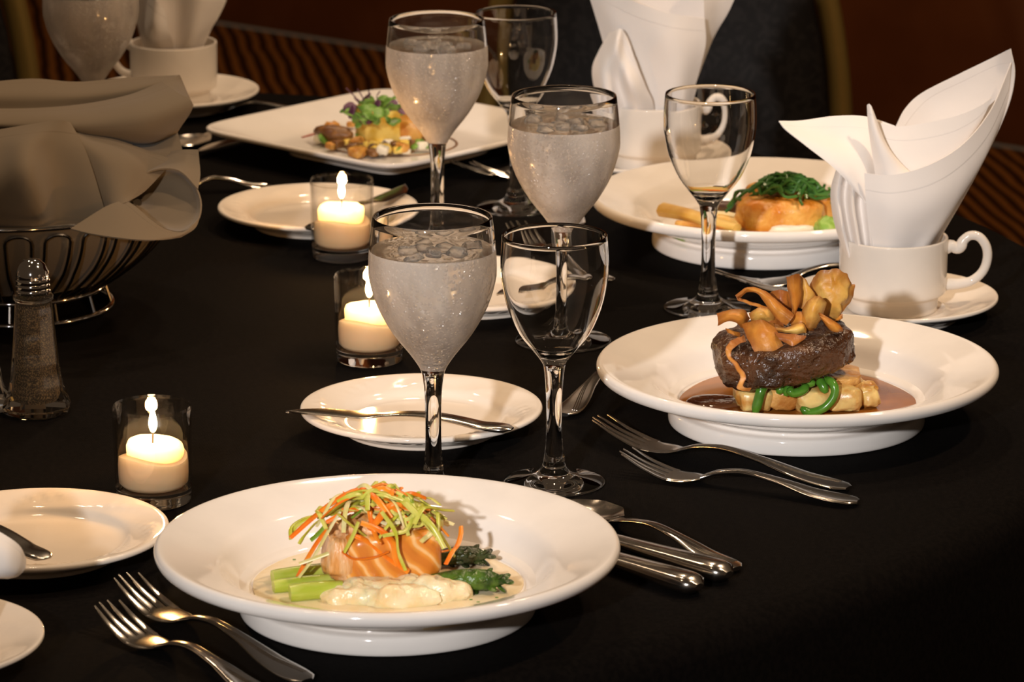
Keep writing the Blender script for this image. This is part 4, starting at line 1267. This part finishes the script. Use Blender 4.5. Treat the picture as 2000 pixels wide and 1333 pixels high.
traced([(700, 1020), (688, 1050), (672, 1080)], 0.0013, 'leek', -0.026)
traced([(745, 1000), (772, 1040), (778, 1080), (792, 1115)], 0.0014, 'leek', -0.029)
traced([(660, 1005), (690, 1030), (718, 1050)], 0.0022, 'leek', -0.020)
traced([(835, 1050), (848, 1068), (862, 1078), (890, 1072)], 0.0016, 'carrot', -0.010)
traced([(640, 1022), (625, 1040), (607, 1056)], 0.0017, 'leek_green', -0.010)
traced([(790, 968), (775, 985), (760, 1000)], 0.0015, 'leek_green', -0.006)
# asparagus
def stalk(p, q, r, label):
    P = spline([G(*p, 0.0165 + r * 0.7), (G(*p, 0.0165 + r * 0.7) + G(*q, 0.0165 + r * 0.7)) / 2 + Vector((0, 0, 0.0006)), G(*q, 0.0165 + r * 0.7)], 5)
    solo('asparagus_stalk', tube(P, [r * (0.92 if k == 0 else 1.0) for k in range(len(P))], 14), 'asparagus_stalk', label, 'asparagus', 'cut asparagus stalks by the salmon')
stalk((532, 1128), (672, 1112), 0.0046, 'pale green asparagus stalk left of the salmon, the farthest of three')
stalk((534, 1147), (668, 1134), 0.0044, 'pale green asparagus stalk left of the salmon, the middle of three')
stalk((566, 1160), (668, 1152), 0.0056, 'pale green asparagus stalk left of the salmon, the nearest of three')
def spear(p, q, r, m_, label, seed):
    A, B = G(*p, 0.0165 + r), G(*q, 0.0165 + r * 0.9)
    t = thing('asparagus_tip', label, 'asparagus', A, math.atan2(B.y - A.y, B.x - A.x), 'roasted asparagus tips by the salmon')
    L = (B - A).length
    n = 14
    prof = [r * (0.80 + 0.35 * math.sin(PI * min(1, k / n * 1.05)) - 0.75 * max(0, k / n - 0.72) / 0.28) for k in range(n + 1)]
    obj('stem', tube([(L * k / n, 0, 0.0012 * math.sin(3 * k / n)) for k in range(n + 1)], [max(0.0008, x) for x in prof], 12), m_, t)
    random.seed(seed)
    for k in range(18):
        s = 0.22 + 0.72 * k / 17
        an = k * 2.4
        rr = prof[min(n, int(s * n))]
        base = Vector((s * L, rr * 0.75 * math.cos(an), rr * 0.75 * math.sin(an)))
        out_ = Vector((1.2, math.cos(an), math.sin(an))).normalized()
        v = blob(0.0042, 0.0034, 0.0012, 1, 1.2, 0.0006, 300, 10, 6, k)
        M = Matrix.Translation(base + out_ * 0.0008) @ out_.to_track_quat('X', 'Z').to_matrix().to_4x4()
        obj('bract', xform(v, M), m_, t)
    return t
spear((845, 1092), (962, 1088), 0.0052, 'asparagus_tip_dark', 'dark charred asparagus tip right of the salmon, the farther one', 3)
spear((842, 1138), (1000, 1138), 0.0060, 'asparagus_tip', 'glossy green asparagus tip right of the salmon, the nearer one', 5)
random.seed(21)

# ------------------------------------------------------------------ steak plate
solo('jus', pool(P2.x, P2.y, 0.0815, 0.0163, 0.0008, 4.0), 'jus', 'thin amber brown jus pooled under the steak', 'sauce')
q = G(1395, 786, 0.0165)
solo('thick_jus', shift(pool(0, 0, 0.020, 0.0182, 0.0012, 9.0, 0.85, 40), (q.x, q.y, 0)), 'dark_jus', 'dark thick sauce puddle at the left of the steak', 'sauce')
SY = 2.748
pc = W(1560, 790, 2.735)
t = thing('potato_gratin', 'golden layered potato gratin under the steak and beans', 'potato', (W(1560, 790, SY).x, SY, 0.0166))
def chunk(x0, x1, y0, sx_, sy_, h, m_, s, name, rz=0.0, zb=0.0):
    cx = W((x0 + x1) / 2, 780, SY).x - t.location.x
    v = blob(sx_, sy_, h / 2, 0.42, 0.5, 0.0030, 110, 36, 18, s)
    obj(name, shift(xform(v, Matrix.Rotation(rz, 4, 'Z')), (cx, y0, h / 2 + zb)), m_, t)
chunk(1432, 1505, -0.010, 0.0125, 0.021, 0.0175, 'potato', 1, 'potato_slice', 0.1)
chunk(1500, 1560, -0.008, 0.0120, 0.020, 0.0170, 'potato_crust', 2, 'browned_slice', -0.1)
chunk(1548, 1618, -0.012, 0.0130, 0.022, 0.0180, 'potato', 3, 'potato_slice', 0.05)
chunk(1612, 1680, -0.010, 0.0125, 0.021, 0.0175, 'potato', 4, 'potato_slice', -0.1)
chunk(1670, 1702, -0.004, 0.0075, 0.016, 0.0150, 'potato', 6, 'potato_slice', 0.3)
chunk(1435, 1690, 0.004, 0.0430, 0.024, 0.0070, 'potato_crust', 7, 'crust', 0.0, 0.0150)
sp_ = W(1529, 694, SY)
t = thing('steak', 'thick browned beef fillet steak resting on potato', 'steak', (sp_.x, SY, sp_.z - 0.021), 0)
M = Matrix.Rotation(math.radians(-9.5), 4, 'Y') @ Matrix.Rotation(math.radians(4), 4, 'X')
obj('meat', shift(xform(blob(0.0475, 0.044, 0.0160, 0.40, 0.86, 0.0050, 48, 110, 50, 2), M), (0, 0, 0.0245)), 'steak', t)
random.seed(5)
for k in range(34):
    an = random.uniform(-2.6, -0.4)
    p = M @ Vector((0.0478 * math.cos(an), 0.0445 * math.sin(an), random.uniform(-0.011, 0.011)))
    obj('pepper_grain', shift(blob(0.0006, 0.0006, 0.0006, 1, 1, 0, 1, 6, 4), p + Vector((0, 0, 0.0245))), 'wick', t)
def bean(pts, r, dy, label):
    P = spline([W(x, y, SY - 0.034 + dy + (q_[0] * 0.001 if q_ else 0)) for x, y, *q_ in pts], 6)
    n = len(P)
    rr = [r * min(1.0, 0.45 + 0.55 * min(k, n - 1 - k) / 2.5) for k in range(n)]
    solo('green_bean', tube(P, rr, 12), 'green_bean', label, 'green bean', 'green beans between steak and potato')
bean([(1500, 742, 8), (1488, 760, 0), (1482, 780, -1), (1474, 810, -2)], 0.0036, 0, 'straight green bean hanging down left of the others')
bean([(1612, 738, 8), (1628, 752, 2), (1629, 774, 0), (1610, 797, -1), (1582, 806, -2), (1564, 797, -2)], 0.0030, -0.002, 'long curved green bean hooking under the steak')
bean([(1598, 742, 8), (1606, 752, 4), (1614, 768, 2)], 0.0034, 0, 'short green bean tucked beside the hooked one')
bean([(1560, 738, 10), (1575, 746, 4), (1592, 750, 2)], 0.0034, 0, 'short green bean lying level under the steak')
bean([(1530, 742, 8), (1526, 756, 3), (1520, 770, 2)], 0.0033, 0.002, 'short green bean at the left of the middle bunch')
bean([(1543, 744, 6), (1540, 758, 2), (1534, 774, 1)], 0.0033, 0, 'green bean end pointing forward in the middle bunch')
bean([(1578, 752, 4), (1566, 764, 1), (1548, 768, 0), (1540, 758, 0)], 0.0032, -0.003, 'small curled green bean at the front of the bunch')
# parsnip chips
CHY = SY
def chip(rows, m_, dy, label, th=0.0006, jag=0.0009, nu=5, nv=5):
    v, f, u = patch([[(x, y, (q_[0] if q_ else 0)) for x, y, *q_ in r] for r in rows], CHY + dy, th, nu, nv)
    if jag:
        v = [p + Vector((jag * noise.noise(p * 180), jag * noise.noise(p * 180 + Vector((9, 0, 0))), jag * noise.noise(p * 180 + Vector((0, 9, 0))))) for p in v]
    solo('parsnip_chip', (v, f), m_, label, 'chip', 'fried parsnip chips on the steak', uvs=u)
chip([[(1589, 541, 4), (1608, 531, 0), (1632, 525, -2), (1655, 540, 0), (1668, 556, 6)], [(1582, 562, 2), (1605, 560, -4), (1630, 558, -6), (1652, 568, -4), (1665, 582, 4)],
      [(1594, 592, 0), (1610, 592, -5), (1628, 596, -7), (1644, 600, -5), (1652, 602, 0)], [(1612, 628, -2), (1618, 632, -4), (1624, 634, -5), (1630, 632, -4), (1634, 628, -2)]],
     'parsnip_chip_pale', 0.006, 'large ruffled golden parsnip chip standing at the right', jag=0.0022, nu=7, nv=7)
chip([[(1536, 541, 0), (1549, 538, -6), (1561, 535, 0)], [(1541, 575, -2), (1553, 572, -9), (1564, 570, -2)], [(1546, 602, -4), (1553, 600, -9), (1560, 600, -4)], [(1549, 618, -5), (1551, 619, -6), (1553, 618, -5)]],
     'parsnip_chip', -0.014, 'upright pointed parsnip chip in the middle')
chip([[(1561, 535, 4), (1570, 545, 0), (1580, 558, 2)], [(1561, 565, 2), (1576, 572, -4), (1592, 580, 0)], [(1556, 600, 0), (1572, 604, -5), (1588, 606, 0)]],
     'parsnip_chip_pale', -0.006, 'pale parsnip chip behind the upright pointed one')
chip([[(1437, 578, -6), (1460, 561, -2), (1488, 566, 0), (1520, 590, -4), (1550, 615, -8)], [(1439, 580, -8), (1464, 564, -8), (1492, 576, -9), (1517, 602, -12), (1545, 626, -13)], [(1441, 583, -6), (1467, 568, -4), (1492, 588, -6), (1512, 617, -9), (1536, 636, -11)]],
     'parsnip_chip', -0.016, 'long orange parsnip ribbon curling to the left')
chip([[(1438, 580, 0), (1470, 590, -2), (1504, 602, 0)], [(1440, 586, 0), (1470, 597, -2), (1504, 609, 0)]], 'parsnip_chip', -0.008, 'thin parsnip strip under the long ribbon')
chip([[(1400, 614, 4), (1428, 605, 0), (1452, 607, 0), (1464, 622, 4)], [(1402, 624, -2), (1426, 616, -8), (1450, 620, -8), (1460, 630, 0)], [(1402, 636, 0), (1425, 627, -4), (1442, 634, -4), (1454, 642, 2)]],
     'parsnip_chip', -0.014, 'curled parsnip chip overhanging the steak\'s left edge')
chip([[(1450, 634, 10), (1480, 626, 2), (1509, 632, 6)], [(1460, 662, 0), (1492, 655, -6), (1521, 655, -2)], [(1478, 694, -6), (1505, 689, -8), (1529, 677, -6)]],
     'parsnip_chip', -0.030, 'broad square parsnip chip sloping down the steak\'s front')
chip([[(1512, 634, 4), (1538, 640, 0), (1566, 630, 2), (1576, 638, 6)], [(1513, 642, -2), (1540, 646, -6), (1566, 640, -5), (1575, 644, 0)], [(1516, 648, -2), (1545, 652, -5), (1568, 651, -4), (1574, 650, 0)]],
     'parsnip_chip_pale', -0.026, 'flat ruffled parsnip chip lying at the front edge', jag=0.001)
chip([[(1592, 577, 4), (1602, 580, -3), (1613, 592, 2)], [(1570, 600, 2), (1588, 604, -7), (1608, 614, 0)], [(1568, 636, 0), (1580, 640, -5), (1592, 640, -1)]],
     'parsnip_chip_pale', -0.020, 'rolled golden parsnip chip right of the middle')
chip([[(1598, 610, 2), (1615, 620, -2), (1635, 632, -2), (1646, 640, 2)], [(1604, 620, -4), (1617, 632, -8), (1634, 640, -7), (1646, 643, -1)], [(1608, 628, -2), (1619, 642, -5), (1633, 648, -5), (1645, 646, 0)]],
     'parsnip_chip', -0.024, 'pointed orange parsnip chip at the steak\'s right front')
chip([[(1500, 574, 0), (1525, 566, -4), (1548, 574, 0)], [(1506, 590, -3), (1528, 590, -8), (1548, 596, -3)], [(1514, 606, 0), (1532, 608, -4), (1546, 612, 0)]], 'parsnip_chip_dark', 0.004, 'dark brown parsnip chip behind the long ribbon')
chip([[(1462, 613, 2), (1485, 602, -2), (1512, 608, 2)], [(1466, 622, -4), (1488, 615, -9), (1512, 622, -4)], [(1470, 632, 0), (1490, 630, -4), (1514, 640, 0)]], 'parsnip_chip_pale', -0.010, 'yellowish parsnip chip left of the middle of the heap')
chip([[(1512, 650, 4), (1545, 654, 0), (1575, 656, 2)], [(1520, 660, 0), (1547, 665, -4), (1570, 664, -1)], [(1532, 670, -2), (1550, 677, -5), (1562, 668, -3)]], 'parsnip_chip_dark', -0.036, 'dark orange parsnip chip hanging over the steak\'s middle')
chip([[(1452, 656, 12), (1425, 667, 2), (1418, 690, -2), (1433, 715, -5), (1446, 738, -7), (1438, 758, -9), (1464, 766, -10)], [(1456, 667, 8), (1433, 680, 0), (1428, 695, -4), (1444, 714, -6), (1457, 736, -8), (1450, 753, -10), (1467, 761, -11)]],
     'parsnip_chip', -0.036, 'narrow parsnip strip dangling down the steak\'s left front', nu=6, nv=4)
chip([[(1418, 642, 2), (1430, 646, 0), (1444, 652, 2)], [(1422, 650, 0), (1432, 655, -3), (1444, 660, 0)]], 'parsnip_chip', -0.016, 'small parsnip scrap at the steak\'s left top')
chip([[(1622, 622, 2), (1634, 617, 0), (1646, 614, 2)], [(1624, 630, -2), (1636, 626, -4), (1645, 622, 0)]], 'parsnip_chip', 0.004, 'small parsnip scrap at the far right of the heap')
chip([[(1540, 616, 2), (1565, 610, -2), (1590, 622, 2)], [(1544, 632, -4), (1568, 630, -8), (1590, 636, -3)], [(1550, 644, 0), (1570, 646, -4), (1588, 646, 0)]], 'parsnip_chip', -0.016, 'orange parsnip chip at the heart of the heap')
chip([[(1480, 622, 0), (1500, 616, -3), (1528, 622, 0)], [(1486, 640, -3), (1508, 636, -6), (1530, 640, -2)]], 'parsnip_chip_dark', -0.010, 'dark parsnip chip under the long ribbon\'s end')

# ------------------------------------------------------------------ fish plate
solo('yellow_sauce', pool(P3.x + 0.01, P3.y, 0.072, 0.0160, 0.0012, 6.0), 'yellow_sauce', 'pale yellow sauce under the golden fish', 'sauce')
FFY = P3.y - 0.022
fp_ = W(1522, 432, FFY)
t = thing('fish_fillet', 'golden seared white fish fillet topped with green samphire', 'fish', (fp_.x, FFY, 0.0168), 0.1)
obj('crust', shift(blob(0.036, 0.026, 0.0150, 0.6, 0.6, 0.0030, 60, 56, 26, 4), (0, 0, 0.0155)), 'seared_fish', t)
obj('flesh', shift(blob(0.026, 0.022, 0.0060, 0.6, 0.7, 0.0030, 110, 40, 16, 6), (0.006, -0.0055, 0.0060)), 'white_fish', t)
obj('far_piece', shift(blob(0.013, 0.018, 0.0130, 0.6, 0.6, 0.0020, 80, 36, 18, 9), (0.033, 0.018, 0.016)), 'seared_fish', t)
random.seed(11)
sx0 = W(1535, 385, FFY).x
for k in range(70):
    a = random.uniform(0, 2 * PI)
    ln = random.uniform(0.018, 0.042)
    cx, cy = random.gauss(0, 0.016), random.gauss(0.002, 0.009)
    pts = []
    for i in range(5):
        s = -0.5 + i / 4
        x = cx + math.cos(a) * ln * s + 0.002 * math.sin(9 * s + k); y = cy + 0.6 * math.sin(a) * ln * s
        z = 0.0620 - 9 * (x * x + 1.5 * y * y) + random.uniform(-0.010, 0.003)
        pts.append((sx0 + x, FFY + y, max(0.026, z)))
    solo('samphire_sprig', tube(spline(pts, 3), 0.0013, 6), 'sea_bean', 'thin dark green samphire sprig heaped on the golden fish', 'vegetable', 'samphire sprigs on the fish')
def wedge(p, q_, z, r0, r1, m_, name, label, cat, fl=0.75):
    A, B = G(*p, z), G(*q_, z)
    solo(name, tube([A, A.lerp(B, .33) + Vector((0, 0, .001)), A.lerp(B, .66), B], [r0, (2 * r0 + r1) / 3, (r0 + 2 * r1) / 3, r1], 8, flat=fl), m_, label, cat, 'root vegetables on the fish plate')
wedge((1296, 410), (1440, 446), 0.028, 0.0085, 0.0050, 'roast_parsnip', 'parsnip_wedge', 'roasted parsnip wedge pointing left on the fish plate', 'vegetable')
wedge((1322, 438), (1440, 452), 0.022, 0.0045, 0.0040, 'roast_orange', 'carrot_wedge', 'slim roasted carrot piece under the parsnip wedge', 'vegetable')
wedge((1375, 455), (1432, 462), 0.021, 0.0060, 0.0045, 'carrot', 'carrot_wedge', 'orange carrot chunk near the fish plate\'s front rim', 'vegetable')
wedge((1400, 402), (1470, 412), 0.030, 0.0060, 0.0060, 'mushroom', 'mushroom_slice', 'dark mushroom slice beside the golden fish', 'vegetable')
wedge((1392, 432), (1450, 436), 0.024, 0.0075, 0.0060, 'roast_parsnip', 'parsnip_wedge', 'short roasted parsnip chunk against the golden fish', 'vegetable')
q = G(1478, 395, 0.03)
solo('tomato_piece', shift(blob(0.010, 0.008, 0.007, 1, 1, 0.001, 60, 24, 14), (q.x, q.y, 0.040)), 'roast_orange', 'small orange roasted piece behind the samphire', 'vegetable')
def leaf(x, y, z, a, b, c, s, label):
    q = G(x, y, z)
    solo('lettuce_leaf', shift(blob(a, b, c, 0.9, 1.0, 0.0035, 90, 30, 14, s), (q.x, q.y, z)), 'lettuce', label, 'leaf', 'braised green leaves on the fish plate')
leaf(1618, 446, 0.024, 0.012, 0.014, 0.010, 3, 'light green leaf right of the golden fish')
leaf(1352, 460, 0.020, 0.014, 0.010, 0.0045, 5, 'light green leaf at the front left of the fish plate')
leaf(1432, 462, 0.020, 0.010, 0.009, 0.0050, 7, 'light green leaf tucked before the golden fish')

# ------------------------------------------------------------------ square plate
random.seed(31)
VY = SQ.y - 0.01
def bit(x, y, z, vf, m_, name, label, cat, group, tilt=0.25):
    q = G(x, y, z)
    M = Matrix.Translation((q.x, q.y, z)) @ Matrix.Rotation(random.uniform(-tilt, tilt), 4, 'X') @ Matrix.Rotation(random.uniform(-tilt, tilt), 4, 'Y') @ Matrix.Rotation(random.uniform(0, 3), 4, 'Z')
    solo(name, xform(vf, M), m_, label, cat, group)
ring_pts = []
for k in range(60):
    a = PI * 0.9 + 1.25 * PI * k / 59
    ring_pts.append((SQ.x + 0.004 + 0.058 * math.cos(a), SQ.y - 0.006 + 0.052 * math.sin(a), 0.0100))
solo('balsamic_line', tube(ring_pts, 0.0011, 6, flat=0.5), 'roast_brown', 'thin dark sauce line drawn around the vegetables on the square plate', 'sauce')
solo('sauce_streak', tube([G(590, 268, 0.0105), G(612, 262, 0.0105), G(640, 264, 0.0105)], [0.001, 0.002, 0.001], 6, flat=0.4), 'red_sauce', 'small red sauce smear on the square plate', 'sauce')
q = G(738, 250, 0.026)
solo('polenta_cake', xform(rbox(0.034, 0.034, 0.034, 0.003, 2), Matrix.Translation((q.x, q.y, 0.0290)) @ Matrix.Rotation(math.radians(18), 4, 'Z')), 'polenta', 'yellow polenta block under the micro greens', 'vegetable')
q = G(800, 255, 0.022)
solo('polenta_cake', xform(rbox(0.030, 0.030, 0.024, 0.003, 2), Matrix.Translation((q.x, q.y, 0.0225)) @ Matrix.Rotation(math.radians(-12), 4, 'Z')), 'roast_orange', 'browned polenta block beside the goblet stem', 'vegetable')
for k in range(46):
    a = random.uniform(0, 2 * PI); rr = math.sqrt(random.random())
    x = 735 + 122 * rr * math.cos(a); y = 268 + 34 * rr * math.sin(a)
    if 690 < x < 785 and y < 276: y = random.uniform(278, 298)
    s = random.uniform(0.0042, 0.0080)
    m_, nm, lb, gr = random.choice([('roast_orange', 'roasted_piece', 'roasted orange vegetable piece scattered on the square plate', 'roasted orange pieces on the square plate'), ('roast_brown', 'roasted_piece', 'dark browned vegetable piece scattered on the square plate', 'browned pieces on the square plate'),
                             ('polenta', 'corn_piece', 'yellow vegetable cube scattered on the square plate', 'yellow cubes on the square plate'), ('chopped_white', 'onion_piece', 'chopped white piece scattered on the square plate', 'white pieces on the square plate'), ('roast_orange', 'roasted_piece', 'roasted orange vegetable piece scattered on the square plate', 'roasted orange pieces on the square plate')])
    vf = rbox(s * 1.8, s * 1.5, s * 1.2, s * 0.3, 2) if random.random() < 0.5 else blob(s, s * 0.8, s * 0.7, 0.8, 0.8, s * 0.25, 200, 14, 8, k)
    bit(x, y, 0.011 + s * 0.6 + 0.004 * (1 - rr), vf, m_, nm, lb, 'vegetable', gr)
q = G(650, 262, 0.02)
solo('mushroom_slice', xform(blob(0.020, 0.010, 0.007, 0.9, 1, 0.003, 80, 28, 14, 3), Matrix.Translation((q.x, q.y, 0.0205)) @ Matrix.Rotation(-0.5, 4, 'Z')), 'roast_brown', 'dark mushroom slice at the left of the square plate\'s food', 'vegetable')
for k in range(58):
    pur = k % 4 == 0
    a = random.uniform(0, 2 * PI); rr = math.sqrt(random.random())
    if k < 46:
        x, y, z = 738 + 62 * rr * math.cos(a), 214 + 24 * rr * math.sin(a), 0.050 + 0.012 * (1 - rr * rr) * random.uniform(0.3, 1)
        if random.random() < .25: z -= 0.012; y += 8
    else:
        x, y, z = random.uniform(625, 850), random.uniform(268, 292), 0.0165
    s = random.uniform(0.0045, 0.0078)
    vf = blob(s, s * 0.8, s * 0.22, 1, 1, s * 0.2, 160, 14, 8, k)
    bit(x, y, z, vf, 'micro_purple' if pur else 'micro_green', 'micro_leaf', 'tiny purple leaf in the greens on the square plate' if pur else 'tiny green leaf in the greens on the square plate', 'leaf',
        'purple micro leaves on the square plate' if pur else 'green micro leaves on the square plate', 0.9)
for k in range(4):
    x = 690 + 14 * k
    solo('micro_sprout', tube(spline([W(x + 12, 205, VY), W(x + 4, 190, VY), W(x - 14 + 8 * k, 172 + 2 * k, VY)], 4), 0.0006, 5), 'micro_purple', 'fine purple stem rising from the greens on the square plate', 'sprout', 'purple stems on the square plate')
